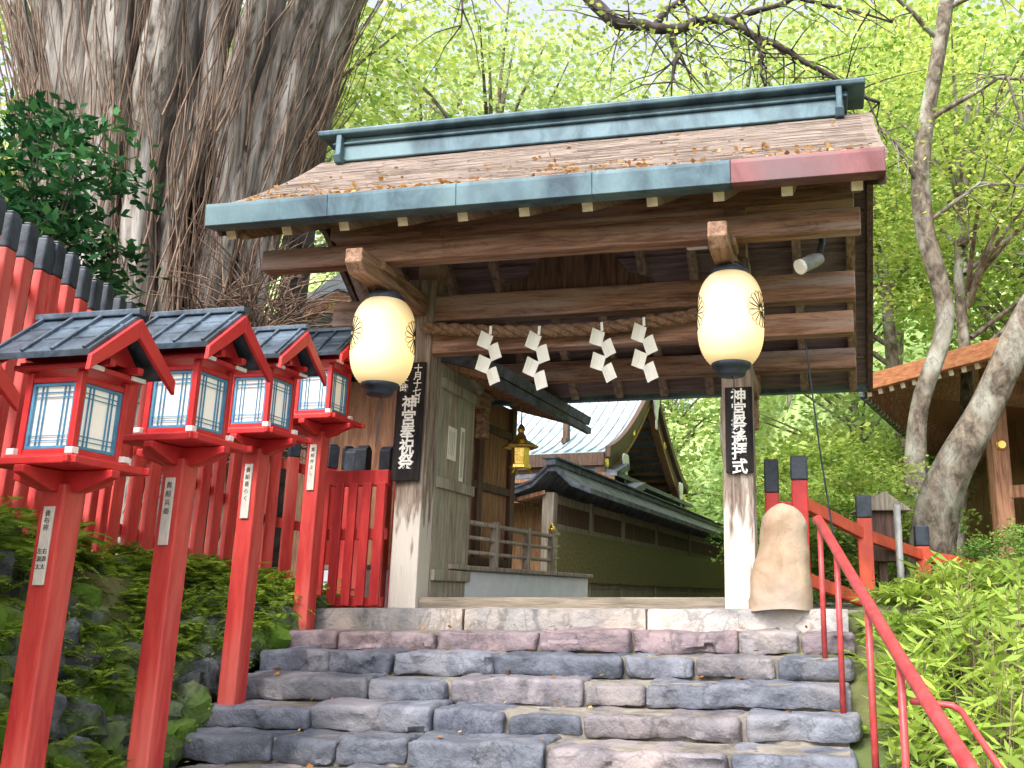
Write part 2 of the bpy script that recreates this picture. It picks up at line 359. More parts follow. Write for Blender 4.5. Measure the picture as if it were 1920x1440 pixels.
# ------------------------------------------------------------ staircase
sc=gthing("stone_staircase",0,0,0)
thing(sc,"rough stone staircase of irregular blue-grey and mauve blocks","stone staircase")
tints=[(.95,.97,1.03),(.84,.89,1.0),(.74,.79,.92),(1.08,.98,.98),(1.05,.98,.95),(.86,.91,1.0),(1.2,1.1,1.05),(.7,.76,.86),(.6,.67,.78)]
for k in range(0,10):
    mb=MB(); zt=Z0-RISE*k; vf=-TREAD*k
    ul=-3.05 if k<5 else (-3.0,-2.75,-2.6,-2.5,-2.5)[k-5]; ur=1.47+random.uniform(-.03,.08)
    if k==1: ul+=.03
    x=ul
    while x<ur-.02:
        wd=(random.uniform(1.3,1.8) if k==0 else random.uniform(.4,1.15))
        if ur-(x+wd)<.35: wd=ur-x
        c=random.choice(tints)
        if k==0: c=(1.9,1.8,1.6)
        if k==1 and random.random()<.5: c=(1.3,1.0,1.0)
        j=random.uniform(.85,1.15); mb.tint=tuple(q*j for q in c)
        dz=0 if k==0 else random.uniform(-.026,.008); dv=0 if k==0 else random.uniform(-.05,.02)
        g_=.007
        mb.stone(x+g_,x+wd-g_,vf+dv,vf+.42,zt-.2 if k==0 else zt-.17,zt+dz,r=.012 if k==0 else random.uniform(.025,.045),amp=.006 if k==0 else .026,cell=.05 if k==0 else .024,freq=3.6,facet=0 if k==0 else .06,ff=3.2)
        x+=wd
    mb.build("step",m_stone,sc,smooth=True,merge=True,sharp=42)
mb=MB()
for k in range(0,10):
    zt=Z0-RISE*k; mb.box(-3.0 if k<5 else -2.5,1.42,-TREAD*k+.05,-TREAD*k+.9,zt-.45,zt-.02)
mb.build("mortar_bed",m_mort,sc)
mb=MB(); mb.box(-2.4,1.4,-9,-TREAD*9+.0,-1.8,-1.61); o=mb.build("stone_path",m_mort); o.location=GO; o.rotation_euler=(0,0,-TH); o["kind"]="structure"

# ------------------------------------------------------------ gate
UL,UR,UC=-2.37,.61,-.88; E0,E1=UC-2.74,UC+2.74
gate=gthing("wooden_gate",0,0,0)
thing(gate,"weathered timber shrine gate with shingled roof and copper-capped ridge","gate")
for u in(UL,UR):
    mb=MB(); mb.box(u-.13,u+.13,.27,.53,-.1,2.95); mb.build("post",m_post,gate,bevel=.012)
mb=MB(); mb.box(UL+.131,UR-.131,.33,.47,-.1,.0); mb.build("threshold",m_thr,gate,bevel=.01)
mb=MB(); mb.box(-3.3,1.66,.32,.48,2.54,2.79); mb.build("upper_lintel",m_beam,gate,bevel=.012)
mb=MB(); mb.box(-2.38,1.63,.3,.46,2.22,2.42); mb.build("lower_lintel",m_beam,gate,bevel=.012)
def zf(v): return 2.90+(v+1.05)*.52
def zb(v): return zf(.5)-(v-.5)*.8
def ztop(v):
    if v<=.5:
        t=(v+1.12)/1.62; return 3.155+1.24*(.78*t+.22*t*t)
    t=(v-.5)/2.05; return 4.395-1.89*(1.25*t-.25*t*t)
mb=MB(); mb.box(-3.45,1.69,-.63,-.47,2.78,2.965); mb.build("front_purlin",m_beam,gate,bevel=.012)
zbp=zb(2.0); mb=MB(); mb.box(-3.45,1.69,1.92,2.08,zbp-.2,zbp+.02); mb.build("rear_purlin",m_beam,gate,bevel=.012)
zr=zf(.5); mb=MB(); mb.box(-3.45,1.69,.4,.6,zr-.22,zr-.02); mb.build("ridge_beam",m_beam,gate,bevel=.012)
for u in(UL,UR):
    mb=MB(); mb.prism([(-.98,2.66),(-.9,2.58),(.26,2.58),(.26,2.78),(-.98,2.78)],u-.075,u+.075,'x'); mb.build("bracket_arm",m_arm,gate,bevel=.012)
    mb=MB(); mb.box(u-.07,u+.07,.49,2.02,2.02,2.2); mb.box(u-.06,u+.06,1.9,2.03,1.7,2.019); mb.build("tie_beam",m_arm,gate,bevel=.012)
    mb=MB(); mb.box(u-.11,u+.11,-.66,-.44,2.70,2.776); mb.build("bearing_block",m_arm,gate,bevel=.015)
    mb=MB(); mb.box(u-.1,u+.1,.4,.6,2.95,zr-.2); mb.build("king_strut",m_beam,gate,bevel=.01)
pts=[(-.75,2.79),(-.72,2.86),(-.5,2.93),(-.38,3.08),(-.3,3.3),(.3,3.3),(.38,3.08),(.5,2.93),(.72,2.86),(.75,2.79)]
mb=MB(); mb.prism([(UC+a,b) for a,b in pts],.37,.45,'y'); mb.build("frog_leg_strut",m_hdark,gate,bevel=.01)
us=np.linspace(E0+.12,E1-.2,11)
for u in us:
    mb=MB()
    mb.bar((u,-1.0,zf(-1.0)+.06),(u,.5,zf(.5)+.06),.085,.11,0,ends=1)
    mb.bar((u,.5,zb(.5)+.06),(u,2.42,zb(2.42)+.06),.085,.11,0,ends=0)
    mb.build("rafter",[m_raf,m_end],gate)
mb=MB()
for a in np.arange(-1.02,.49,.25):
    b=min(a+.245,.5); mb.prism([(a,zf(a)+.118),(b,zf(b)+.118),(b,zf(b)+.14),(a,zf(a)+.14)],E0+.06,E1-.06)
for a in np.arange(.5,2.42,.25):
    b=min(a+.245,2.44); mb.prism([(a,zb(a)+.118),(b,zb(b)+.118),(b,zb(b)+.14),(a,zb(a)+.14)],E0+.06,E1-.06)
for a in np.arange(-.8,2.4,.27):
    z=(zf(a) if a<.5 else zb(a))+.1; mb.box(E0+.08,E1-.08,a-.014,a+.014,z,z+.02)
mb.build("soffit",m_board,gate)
vs=np.linspace(-1.12,2.55,34)
mb=MB()
top=[(v,ztop(v)) for v in vs]; bot=[(v,(zf(v) if v<.5 else zb(v))+.142) for v in vs]
mb.strip(bot,top,E0+.02,E1-.02); 
for i in range(32):
    v=-1.1+i*.05
    if v>.42: break
    x=E0
    while x<E1:
        w_=random.uniform(.25,.6); x2=min(x+w_,E1); dz=random.uniform(.0,.01)
        z=ztop(v); z2=ztop(v+.07)
        mb.prism([(v+random.uniform(-.008,.008),z+.004),(v+.07,z2+.002),(v+.07,z2+.006),(v,z+.016+dz)],x,x2-.002); x=x2
mb.build("shingle_roof",m_shin,gate)
vs0=-1.17
def fas(a,b,m):
    mb=MB(); mb.prism([(vs0,2.985),(vs0+.05,2.98),(-1.0,3.0),(-1.0,3.19),(vs0-.015,3.17),(vs0-.015,3.14)],a,b); mb.build("eave_fascia",m,gate,bevel=.005)
cuts=[E0,E0+1.1,E0+2.2,E0+3.3,E1-1.12]
for a,b in zip(cuts[:-1],cuts[1:]): fas(a,b-.002,m_cop)
fas(cuts[-1],E1,m_cop2)
mb=MB(); mb.prism([(2.5,2.2),(2.62,2.2),(2.62,2.45),(2.5,2.5)],E0,E1); mb.build("rear_fascia",m_cop,gate,bevel=.006)
for sgn,ue in((-1,E0),(1,E1)):
    mb=MB(); lo=[];hi=[]
    for v in np.linspace(-1.02,2.5,30):
        b=(zf(v) if v<.5 else zb(v)); lo.append((v,b-.04+(.05*abs(v-.5)))); hi.append((v,ztop(v)-.06))
    a,b=(ue-.012,ue+.045) if sgn<0 else (ue-.045,ue+.012)
    mb.strip(lo,hi,a,b); mb.build("barge_board",m_hdark,gate)
    mb=MB(); lo=[(v,ztop(v)-.06) for v in np.linspace(-1.0,2.5,30)]; hi=[(v,z+.075) for v,z in lo]
    a,b=(ue-.03,ue+.08) if sgn<0 else (ue-.08,ue+.03)
    mb.strip(lo,hi,a,b); mb.build("verge_capping",m_shin,gate)
    mb=MB(); uu=ue-sgn*.2; lo2=[(v,(zf(v) if v<.5 else zb(v))-.02) for v in np.linspace(-.95,2.4,24)]; hi2=[(v,z+.12) for v,z in lo2]
    mb.strip(lo2,hi2,uu-.03,uu+.03); mb.build("inner_barge_board",m_arm,gate)
mb=MB()
mb.box(E0+.2,E1-.22,.34,.66,4.3,4.47)
mb.box(E0+.16,E1-.18,.31,.69,4.471,4.495)
mb.box(E0+.16,E1-.18,.35,.65,4.496,4.56)
mb.prism([(.26,4.561),(.25,4.61),(.38,4.69),(.62,4.69),(.75,4.61),(.74,4.561)],E0+.02,E1-.02)
mb.build("copper_ridge",m_cop,gate,bevel=.012)
for ue in(E0+.22,E1-.29):
    mb=MB(); mb.box(ue,ue+.06,.27,.73,4.34,4.6); mb.prism([(.24,4.34),(.28,4.26),(.72,4.26),(.76,4.34)],ue-.01,ue+.07); mb.build("ridge_end_ornament",m_cop,gate,bevel=.012)
dl=empty("door",parent=gate)
mb=MB()
for i in range(4):
    a=.55+i*.22; mb.box(UL+.09,UL+.125,a,a+.216,.0,2.19)
mb.build("door_panel",m_door,dl,bevel=.004)
for z in(.15,1.0,1.95):
    mb=MB(); mb.box(UL+.126,UL+.165,.56,1.42,z,z+.1); mb.build("door_batten",m_door,dl,bevel=.005)
mb=MB(); mb.bar((UL+.15,.6,2.5),(UL+.15,1.5,2.12),.06,.09); mb.build("door_head_brace",m_door,gate,bevel=.005)
for (v0,v1,z0,z1) in((.78,.98,1.3,1.62),(1.08,1.18,1.12,1.66)):
    mb=MB(); mb.box(UL+.127,UL+.131,v0,v1,z0,z1,0)
    for q in range(4): mb.box(UL+.1311,UL+.132,v0+.02+q*(v1-v0-.04)/4,v0+.028+q*(v1-v0-.04)/4,z0+.04,z1-.04,1)
    p=mb.build("paper_notice",[m_papersheet,m_lat]); p.location=GO; p.rotation_euler=(0,0,-TH); thing(p,"white paper notice pinned to the open gate door","notice")
n=900; vv=-1.1+np.abs(rng.normal(size=n))*.5; vv=np.clip(vv,-1.06,.3); uu=rng.uniform(E0+.05,E1-.05,n)
keep=np.array([noise.noise(Vector((a*1.2,b*3,0)))>-.05 for a,b in zip(uu,vv)]); uu=uu[keep];vv=vv[keep]
lit=leaves("fallen_leaves",[(a,b,ztop(b)+.025) for a,b in zip(uu,vv)],rng.uniform(.03,.065,len(uu)),m_litter,flat=.25,aspect=.7)
lit.location=GO; lit.rotation_euler=(0,0,-TH); thing(lit,"dry orange leaves scattered on the shingle roof","leaves",kind="stuff")
pl=[]
for i in range(90):
    k=random.randint(1,8); pl.append((random.uniform(-2.9,1.4),-TREAD*k+random.uniform(.02,.3),Z0-RISE*k+.02))
lit=leaves("fallen_leaves",pl,rng.uniform(.03,.07,len(pl)),m_litter,flat=.2,aspect=.7); lit.location=GO; lit.rotation_euler=(0,0,-TH)
thing(lit,"a few yellow fallen leaves on the stone steps","leaves",kind="stuff")

# ------------------------------------------------------------ rope and paper streamers
rp=MB(); N=110
def ropez(u): t=(u-(-2.28))/2.75; return 2.44-.1*math.sin(math.pi*min(max(t,0),1))
for s_ in range(3):
    path=[]
    for i in range(N+1):
        u=-2.28+2.75*i/N; a=u*16+s_*2.094; path.append((u,.2+.03*math.cos(a),ropez(u)+.03*math.sin(a)))
    rp.tube(path,.034,8)
o=rp.build("straw_rope",m_rope,smooth=True); o.location=GO; o.rotation_euler=(0,0,-TH); thing(o,"twisted sacred straw rope strung under the gate lintel","rope")
for u,ln in((-1.6,.5),(-1.14,.54),(-.56,.5),(-.18,.54)):
    e=gthing("paper_streamer",u,.13,ropez(u)-.02); mb=MB(); n=4; h=ln/n*1.1
    mb.box(-.012,.012,-.003,.003,-.03,.05)
    z=0
    for i in range(n):
        sg=1 if i%2==0 else -1
        wd=.1; cx=-.028*sg 
        zo=(.0 if sg>0 else -.035, -.035 if sg>0 else .0)
        sl_=-.04*sg; y0=-.006*i; tw=.03*sg
        # curved parallelogram (paper curls slightly): 4 columns
        N_=5; tp=[];bt_=[]
        for c_ in range(N_):
            f=c_/(N_-1); xx=cx-wd/2+wd*f; zz=z+zo[0]*(1-f)+zo[1]*f; yy=y0+tw*(2*f-1)+.018*math.sin(math.pi*f)*sg
            tp.append((xx,yy,zz)); bt_.append((xx+sl_,yy*.6+.012,zz-h*.95))
        V_=tp+bt_
        o_=len(mb.v); mb.v+= V_+[(p[0],p[1]+.002,p[2]) for p in V_]
        for c_ in range(N_-1):
            mb.quadf([o_+c_,o_+N_+c_,o_+N_+c_+1,o_+c_+1]); mb.quadf([o_+2*N_+c_,o_+2*N_+c_+1,o_+3*N_+c_+1,o_+3*N_+c_])
        z-=h*.82
    mb.build("paper",m_papersheet,e); e.rotation_euler=(0,random.uniform(-.06,.06),-TH+random.uniform(-.25,.25))
    thing(e,"white zigzag folded paper streamer hanging from the straw rope","paper streamer","paper streamers on the rope")
# ------------------------------------------------------------ paper lanterns
lan=gthing("paper_lantern",UL+.05,-.48,2.51)
H=.74
prof=[];nr=34
for i in range(nr*2+1):
    t=i/(nr*2); z=-.03-H*t; q=abs(2*t-1); r=.15+.115*(1-q**3.2)**.8
    if i%2: r-=.006
    prof.append((r,z))
mb=MB(); mb.lathe(prof[::-1],40); mb.build("paper_body",m_lan,lan,smooth=True)
mb=MB(); mb.lathe([(.155,-.045),(.16,-.02),(.15,0),(.13,.02)],32); mb.build("top_ring",m_blk,lan,smooth=True)
mb=MB(); mb.lathe([(.1,-.86),(.11,-.85),(.125,-.8),(.15,-.795),(.158,-.77),(.155,-.755)],32); mb.build("bottom_ring",m_blk,lan,smooth=True)
mb=MB(); mb.tube([(0,0,.0),(0,0,.1)],.012); mb.tube([(-.13,0,.02),(-.08,0,.07),(0,0,.1),(.08,0,.07),(.13,0,.02)],.007,6); mb.build("hanger",m_blk,lan)
mb=MB(); mb.tube([(.0,-.0,-.86),(.02,0,-.9),(.0,.01,-1.3)],.005,5); mb.build("cord",m_blk,lan)
def rad_at(z):
    t=(-.03-z)/H; q=abs(2*t-1); return .15+.115*(1-min(q,1)**3.2)**.8
for a0 in(R(-165),R(-22)):
    mb=MB()
    def P(dx,dz):
        z=-.36+dz; r=rad_at(z)+.003; a=a0+dx/.265; return (r*math.cos(a),r*math.sin(a),z)
    for k in range(16):
        a=2*math.pi*k/16; h=math.pi/16; path=[]
        for rr,da in((.02,0),(.12,h*.9),(.138,h*.75),(.147,h*.3),(.147,-h*.3),(.138,-h*.75),(.12,-h*.9),(.02,0)):
            path.append(P(rr*math.cos(a+da),rr*math.sin(a+da)))
        mb.tube(path,.0024,4)
    mb.tube([P(.02*math.cos(t),.02*math.sin(t)) for t in np.linspace(0,6.28,13)],.0028,4)
    mb.build("chrysanthemum_crest",m_ink,lan)
thing(lan,"glowing cream paper lantern with black chrysanthemum crest under the eave","paper lantern","lanterns under the gate eave")
l2=copy_thing(lan,G(UR+.04,-.5,2.54)); l2.rotation_euler=(0,0,-TH)
lan.rotation_euler=(0,0,-TH+R(32))
# ------------------------------------------------------------ signs
def sign(u,v,z0,z1,wd,txt,size,lab,extra=None,rz=0):
    e=gthing("wooden_sign",u,v,z0); e.rotation_euler=(0,0,-TH+rz)
    mb=MB(); mb.box(-wd/2,wd/2,-.012,.012,0,z1-z0); mb.build("board",m_sign,e,bevel=.006)
    text_mesh("lettering","\n".join(txt),size,m_wink,e,(0 if not extra else -.0,-.0135,z1-z0-size*.95-(0 if not extra else .3)),(R(90),0,0),spacing=.9,bold=.022)
    if extra:
        text_mesh("lettering","\n".join(extra[0]),.085,m_wink,e,(.065,-.0135,z1-z0-.09),(R(90),0,0),spacing=.86)
        text_mesh("lettering","\n".join(extra[1]),.085,m_wink,e,(-.065,-.0135,z1-z0-.2),(R(90),0,0),spacing=.86)
    thing(e,lab,"sign")
sign(UR+.02,.24,1.02,1.76,.235,"神宮祭遙拝式",.135,"black wooden sign with white brush lettering on gate post")
sign(UL-.02,.235,1.02,2.12,.27,"神宮奉祝祭",.15,"tall black wooden sign with white lettering on gate post",("十月十七日","午時"))
# ------------------------------------------------------------ natural stone
e=gthing("standing_stone",.93,.08,-.1); mb=MB(); n=30;m_=28
for i in range(n+1):
    t=i/n; z=.84*t
    dome=math.sqrt(max(0,1-max(0,(t-.76)/.24)**2))
    lft=.27*(1-.5*t-.08*math.exp(-((t-.55)/.14)**2))*dome; rgt=.24*(1-.12*t)*dome
    ry=.2*(1-.3*t)*dome
    for j in range(m_):
        a=2*math.pi*j/m_; cx=math.cos(a); rx=rgt if cx>0 else lft
        p=Vector((.03+max(rx,.02)*cx,max(ry,.02)*math.sin(a),z))
        w_=p*3.5+Vector((4,2,9)); _,pt=noise.voronoi(w_); k_=(w_-pt[0]).dot(noise.noise_vector(pt[0]*5))*.03
        p+=Vector((cx,math.sin(a),0))*k_+noise.noise_vector(p*2.6+Vector((9,3,1)))*.035+noise.noise_vector(p*12)*.006; mb.v.append(tuple(p))
for i in range(n):
    for j in range(m_):
        j2=(j+1)%m_; mb.quadf([i*m_+j,i*m_+j2,(i+1)*m_+j2,(i+1)*m_+j])
mb.quadf([n*m_+j for j in range(m_)]); mb.build("rock",m_tan,e,smooth=True)
thing(e,"upright tan natural stone at the foot of the gate post","stone")
# ------------------------------------------------------------ post lanterns (toro)
def make_toro():
    e=empty("post_lantern",(0,0,0),-TH)
    mb=MB(); mb.box(-.068,.068,-.068,.068,-.35,1.78); mb.build("post",m_redw,e,bevel=.01)
    mb=MB()
    for ax in('y','x'):
        q=.03 if ax=='y' else .029
        mb.prism([(-.3,1.81),(-.3,1.85-.002*(ax=='x')),(.3,1.85-.002*(ax=='x')),(.3,1.81),(.1,1.738),(-.1,1.738)],-q,q,ax)
    mb.build("bracket",m_red,e,bevel=.006)
    mb=MB(); mb.box(-.25,.25,-.25,.25,1.852,1.88); mb.box(-.2,.2,-.2,.2,1.881,1.915)
    for a in(-1,1):
        mb.box(-.29,.29,a*.25-.014,a*.25+.014,1.855,1.895); mb.box(a*.25-.0135,a*.25+.0135,-.29,.29,1.856,1.896)
    mb.build("tray",m_red,e,bevel=.006)
    mb=MB()
    for a in(-1,1):
        for b in(-1,1): mb.box(a*.15-.018,a*.15+.018,b*.15-.018,b*.15+.018,1.915,2.36)
    for z in(1.918,2.3):
        for a in(-1,1):
            mb.box(-.132,.132,a*.15-.014,a*.15+.014,z,z+.03); mb.box(a*.15-.014,a*.15+.014,-.132,.132,z,z+.03)
    mb.box(-.22,.22,-.21,.21,2.362,2.39); mb.box(-.28,.28,-.12,-.08,2.392,2.43); mb.box(-.28,.28,.08,.12,2.392,2.43)
    mb.build("lamp_house",m_red,e,bevel=.004)
    for a in(-1,1):
        for b in(-1,1):
            mb=MB(); mb.box(a*.175-.022,a*.175+.022,b*.175-.022,b*.175+.022,1.916,1.95); mb.build("white_fitting",m_wink,e,bevel=.003)
    for b in(-1,1):
        mb=MB(); mb.box(.22,.235,b*.15-.05,b*.15+.05,2.364,2.388); mb.build("white_fitting",m_wink,e,bevel=.003)
    for q in range(4):
        M=Matrix.Rotation(q*math.pi/2,4,'Z')
        wn=empty("window",parent=e)
        mb=MB(); mb.box(-.131,.131,-.138,-.132,1.95,2.298,0,M); mb.build("washi_pane",m_win,wn)
        mb=MB()
        for x in(-.124,.124): mb.box(x-.0075,x+.0075,-.156,-.14,1.95,2.298,0,M)
        for z in(1.958,2.29): mb.box(-.116,.116,-.156,-.14,z-.0075,z+.0075,0,M)
        for x in(-.08,-.055,.055,.08): mb.box(x-.0025,x+.0025,-.15,-.142,1.966,2.282,0,M)
        for z in(1.995,2.02,2.225,2.25): mb.box(-.116,.116,-.1485,-.1435,z-.0025,z+.0025,0,M)
        mb.build("blue_frame",m_blue,wn)
    rf=empty("roof",parent=e)
    hr,ez,rz_=.29,2.40,2.67; L=.31
    for sgn in(-1,1):
        mb=MB()
        a=(sgn*hr,ez);b=(0,rz_)
        poly=[a,b,(0,rz_+.035),(sgn*(hr+.01),ez+.035)]
        if sgn>0: poly=poly[::-1]
        mb.prism(poly,-L,L,'x'); 
        for x in(-.28,-.09,.09,.28): mb.bar((x,sgn*(hr+.012),ez+.038),(x,sgn*.02,rz_+.03),.02,.022,0)
        for k in(.33,.66): 
            y=sgn*hr*(1-k); z=ez+(rz_-ez)*k; mb.box(-L-.004,L+.004,y-.008,y+.008,z+.028,z+.044)
        mb.build("roof_slope",m_lroof,rf,bevel=.003)
    mb=MB(); mb.box(-L-.02,L+.02,-.03,.03,rz_+.03,rz_+.065); mb.build("ridge_cap",m_lroof,rf,bevel=.006)
    for a in(-1,1):
        mb=MB()
        for sgn in(-1,1):
            y0=sgn*(hr+.015)
            poly=[(0,rz_+.01),(y0,ez+.0),(y0+sgn*.005,ez-.08),(sgn*hr*.5,rz_-.22),(0,rz_-.1)]
            if sgn<0: poly=poly[::-1]
            mb.prism(poly,a*L-.012+a*.012,a*L+.014+a*.012,'x')
        mb.build("barge_board",m_red,rf,bevel=.004)
    mb=MB(); mb.prism([(-.17,2.43),(.17,2.43),(0,2.62)],-.2,.2,'x'); mb.build("gable_panel",m_red,rf)
    mb=MB(); mb.box(-.032,.032,-.08,-.0685,1.26,1.66); mb.build("name_plate",m_plate,e,bevel=.003)
    return e
toro=make_toro()
toros=[toro]
specs=[((-3.16,4.8,-1.2),2),((-2.93,5.5,-.96),"貴船兵衛"),((-3.03,6.73,-.7),"貴船喜らく"),((-3.02,7.9,-.36),"貴船仲よし")]
toro.location=specs[0][0]
for s_ in specs[1:]: toros.append(copy_thing(toro,s_[0]))
toros.append(copy_thing(toro,(-3.44,3.98,-1.46)))
for i,t in enumerate(toros):
    thing(t,"vermilion post lantern with dark roof and blue lattice windows","post lantern","red lanterns lining the steps")
    if i==0:
        text_mesh("lettering","貴\n布\n祢",.036,m_gink,t,(0,-.0808,1.61),(R(90),0,0),spacing=1.0,bold=.002)
        text_mesh("lettering","左\n源\n太",.03,m_gink,t,(-.014,-.0808,1.42),(R(90),0,0),spacing=1.3,bold=.002)
        text_mesh("lettering","右\n源\n太",.03,m_gink,t,(.016,-.0808,1.42),(R(90),0,0),spacing=1.3,bold=.002)
    elif i<4: text_mesh("lettering","\n".join(specs[i][1]),.04,m_gink,t,(0,-.0808,1.6),(R(90),0,0),spacing=1.3,bold=.002)
# ------------------------------------------------------------ picket fence
fe=empty("picket_fence",(0,0,0)); mbs=MB(); mbc=MB()
for (a,b) in zip(fence_pts[:-1],fence_pts[1:]):
    A=Vector((a[0],a[1],0));B=Vector((b[0],b[1],0)); L=(B-A).length; n=int(L/.175); d=(B-A)/n; ang=math.atan2(d.y,d.x)
    for i in range(n):
        t=i/n; p=A+d*i; z0=a[2]*(1-t)+b[2]*t+random.uniform(-.01,.01); z1=a[3]*(1-t)+b[3]*t+random.uniform(-.03,.03)
        M=Matrix.Translation((p.x,p.y,0))@Matrix.Rotation(ang,4,'Z')@Matrix.Rotation(random.uniform(-.012,.012),4,'Y')
        mbs.box(-.055,.055,-.028,.028,z0-.25,z1-.25,0,M); mbc.box(-.058,.058,-.032,.032,z1-.249,z1-.012,0,M); mbc.box(-.045,.045,-.024,.024,z1-.012,z1+.01,0,M)
for f in(.12,.45,.8):
    mbr=MB()
    for (a,b) in zip(fence_pts[:-1],fence_pts[1:]):
        mbr.bar((a[0]-.07,a[1],a[2]+(a[3]-a[2])*f),(b[0]-.07,b[1],b[2]+(b[3]-b[2])*f),.06,.09)
    mbr.build("rail",m_redw,fe)
mbs.build("pickets",m_redw,fe,bevel=.006); mbc.build("black_caps",m_blk,fe,bevel=.012)
thing(fe,"tall vermilion picket fence with black tips above stone bank","fence")
wk=gthing("low_fence_panel",0,0,0)
a,b=-3.18,-2.53
for q in((a,b,.18,.26,.98,1.12),(a,b,.19,.25,-.08,-.0),(a,b,.19,.25,.5,.6)):
    mb=MB(); mb.box(*q); mb.build("rail",m_dred,wk,bevel=.006)
mb=MB()
for i in range(5):
    x=a+.02+i*.135; mb.box(x,x+.085,.15,.178,-.07,1.0)
mb.build("slats",m_dred,wk,bevel=.005); thing(wk,"low dark red slatted panel beside the gate post","fence panel")
for i,(u,v) in enumerate(((-3.15,.85),(-2.95,.95),(-2.75,.9),(-3.35,1.0))):
    e=gthing("fence_post",u,v,-.1); mb=MB(); mb.box(-.055,.055,-.055,.055,0,1.3,0); mb.build("shaft",m_redw,e,bevel=.01)
    mb=MB(); mb.box(-.06,.06,-.06,.06,1.3,1.52); mb.prism([(-.06,1.52),(.06,1.52),(0,1.57)],-.06,.06,'x'); mb.build("cap",m_blk,e,bevel=.01)
    thing(e,"red fence post with black cap behind the low panel","fence post","black-capped fence posts")
# ------------------------------------------------------------ mossy rock bank
def bank(v,k):
    ul=-3.12 if v>-1.7 else (-3.05+min(1,(-1.7-v)/1.2)*.5)
    p=G(ul-k*1.15,v); zs=max(stairz(v),-1.6); fz=.42 if p.y<6 else max(-.05,.42-(p.y-6)*.15)
    return Vector((p.x,p.y,zs*(1-k)+fz*k))
mb=MB()
for i in range(680):
    q=bank(random.uniform(-5.0,.9),random.random()*1.05)
    s1=random.uniform(.09,.22)
    g_=random.random(); mb.tint=(1.0,1.05,1.15) if g_<.3 else ((.6,.62,.66) if g_<.5 else (.95,1.2,.5))
    M=Matrix.Translation((q.x,q.y,q.z-.06))@Matrix.Rotation(random.uniform(0,3),4,'Z')@Matrix.Rotation(random.uniform(-.4,.4),4,'X')
    mb.stone(-s1,s1,-s1*.7,s1*.7,-s1*.6,s1*.6,r=s1*.35,amp=s1*.2,cell=s1*.28,M=M,freq=5,facet=s1*.5,ff=1.2/s1)
rockv=[Vector(p) for p in mb.v]
rb=mb.build("mossy_stone_bank",m_rock,smooth=True,merge=True,sharp=32); thing(rb,"mossy retaining bank of dark rubble stones below the fence","stone bank")
pos=[];dirs=[];sz=[];tn=[]
def fern(p,L,nf):
    for f in range(nf):
        a=random.uniform(0,6.28); el=random.uniform(.3,1.2)
        d=Vector((math.cos(a)*math.cos(el),math.sin(a)*math.cos(el),math.sin(el))); q=Vector(p); n=14; step=L/n; tt=random.random()
        for i in range(n):
            d=(d+Vector((0,0,-.1))).normalized(); q=q+d*step; s_=Vector((-d.y,d.x,0)).normalized(); w_=L*.3*math.sin(math.pi*(i+1.2)/(n+1.5))
            for sg in(-1,1):
                pos.append(tuple(q)); dirs.append(tuple(s_*sg+d*.5)); sz.append(w_); tn.append(.1+tt*.6+random.random()*.4)
for i in range(480):
    q=bank(random.uniform(-4.8,.8),random.random()); fern(q+Vector((0,-.03,.08)),random.uniform(.12,.3),random.randint(4,7))
for i in range(80):
    q=bank(random.uniform(-4.8,.8),random.uniform(.8,1.0)); fern(q+Vector((0,0,.1)),random.uniform(.25,.45),random.randint(5,8))
f=leaves("ferns",pos,sz,m_fern,aspect=.28,tint=tn,dirs=dirs); thing(f,"small green ferns growing on the mossy bank","ferns",kind="stuff")
pm=[];tm=[]
for i in range(80000):
    q=random.choice(rockv); nn=noise.noise(q*2.0)+.35*noise.noise(q*9)
    if nn>-.08: pm.append(tuple(q+Vector((random.uniform(-.03,.03),random.uniform(-.04,.02),random.uniform(-.02,.04))))); tm.append(.1+nn*1.1+random.random()*.4)
f=leaves("moss",pm,rng.uniform(.015,.035,len(pm)),m_fern,flat=1,aspect=.7,tint=tm); thing(f,"soft green moss covering the bank stones","moss",kind="stuff")
# ------------------------------------------------------------ big multi-stem tree
bt=empty("ancient_katsura_tree",(-6.15,10.6,0)); thing(bt,"huge old tree of many fused shaggy grey stems","tree")
mb=MB()
def RZ(z): return .8+.03*z+.02*z*z
def cen(z): return Vector((-.03*z,.03*z,z))
NF=15
for i in range(44):
    front=i<NF
    a=-3.3+3.5*i/(NF-1)+random.uniform(-.07,.07) if front else random.uniform(0,6.28)
    rho=random.uniform(.86,1.05) if front else math.sqrt(random.uniform(.15,.9))
    r0=random.uniform(.11,.22) if front else random.uniform(.05,.15); wob=random.uniform(0,50)
    path=[];rad=[]
    for k in range(40):
        z=-.4+k*.31; q=cen(z)+Vector((math.cos(a),math.sin(a)*.7,0))*RZ(z)*rho
        q+=Vector((noise.noise(Vector((wob,z*.35,0))),noise.noise(Vector((wob,z*.35,9))),0))*.3
        path.append(q); rad.append(r0*(1.25-.06*k*.31)+.03*noise.noise(Vector((wob,z*2,4))))
    mb.tube(path,[max(.03,r) for r in rad],16,lump=.6)
mb.build("trunk",m_bark,bt,smooth=True)
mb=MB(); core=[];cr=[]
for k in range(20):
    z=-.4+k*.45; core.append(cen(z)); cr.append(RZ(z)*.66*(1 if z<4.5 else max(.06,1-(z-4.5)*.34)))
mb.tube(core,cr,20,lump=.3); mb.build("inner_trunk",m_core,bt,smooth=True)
mb=MB()
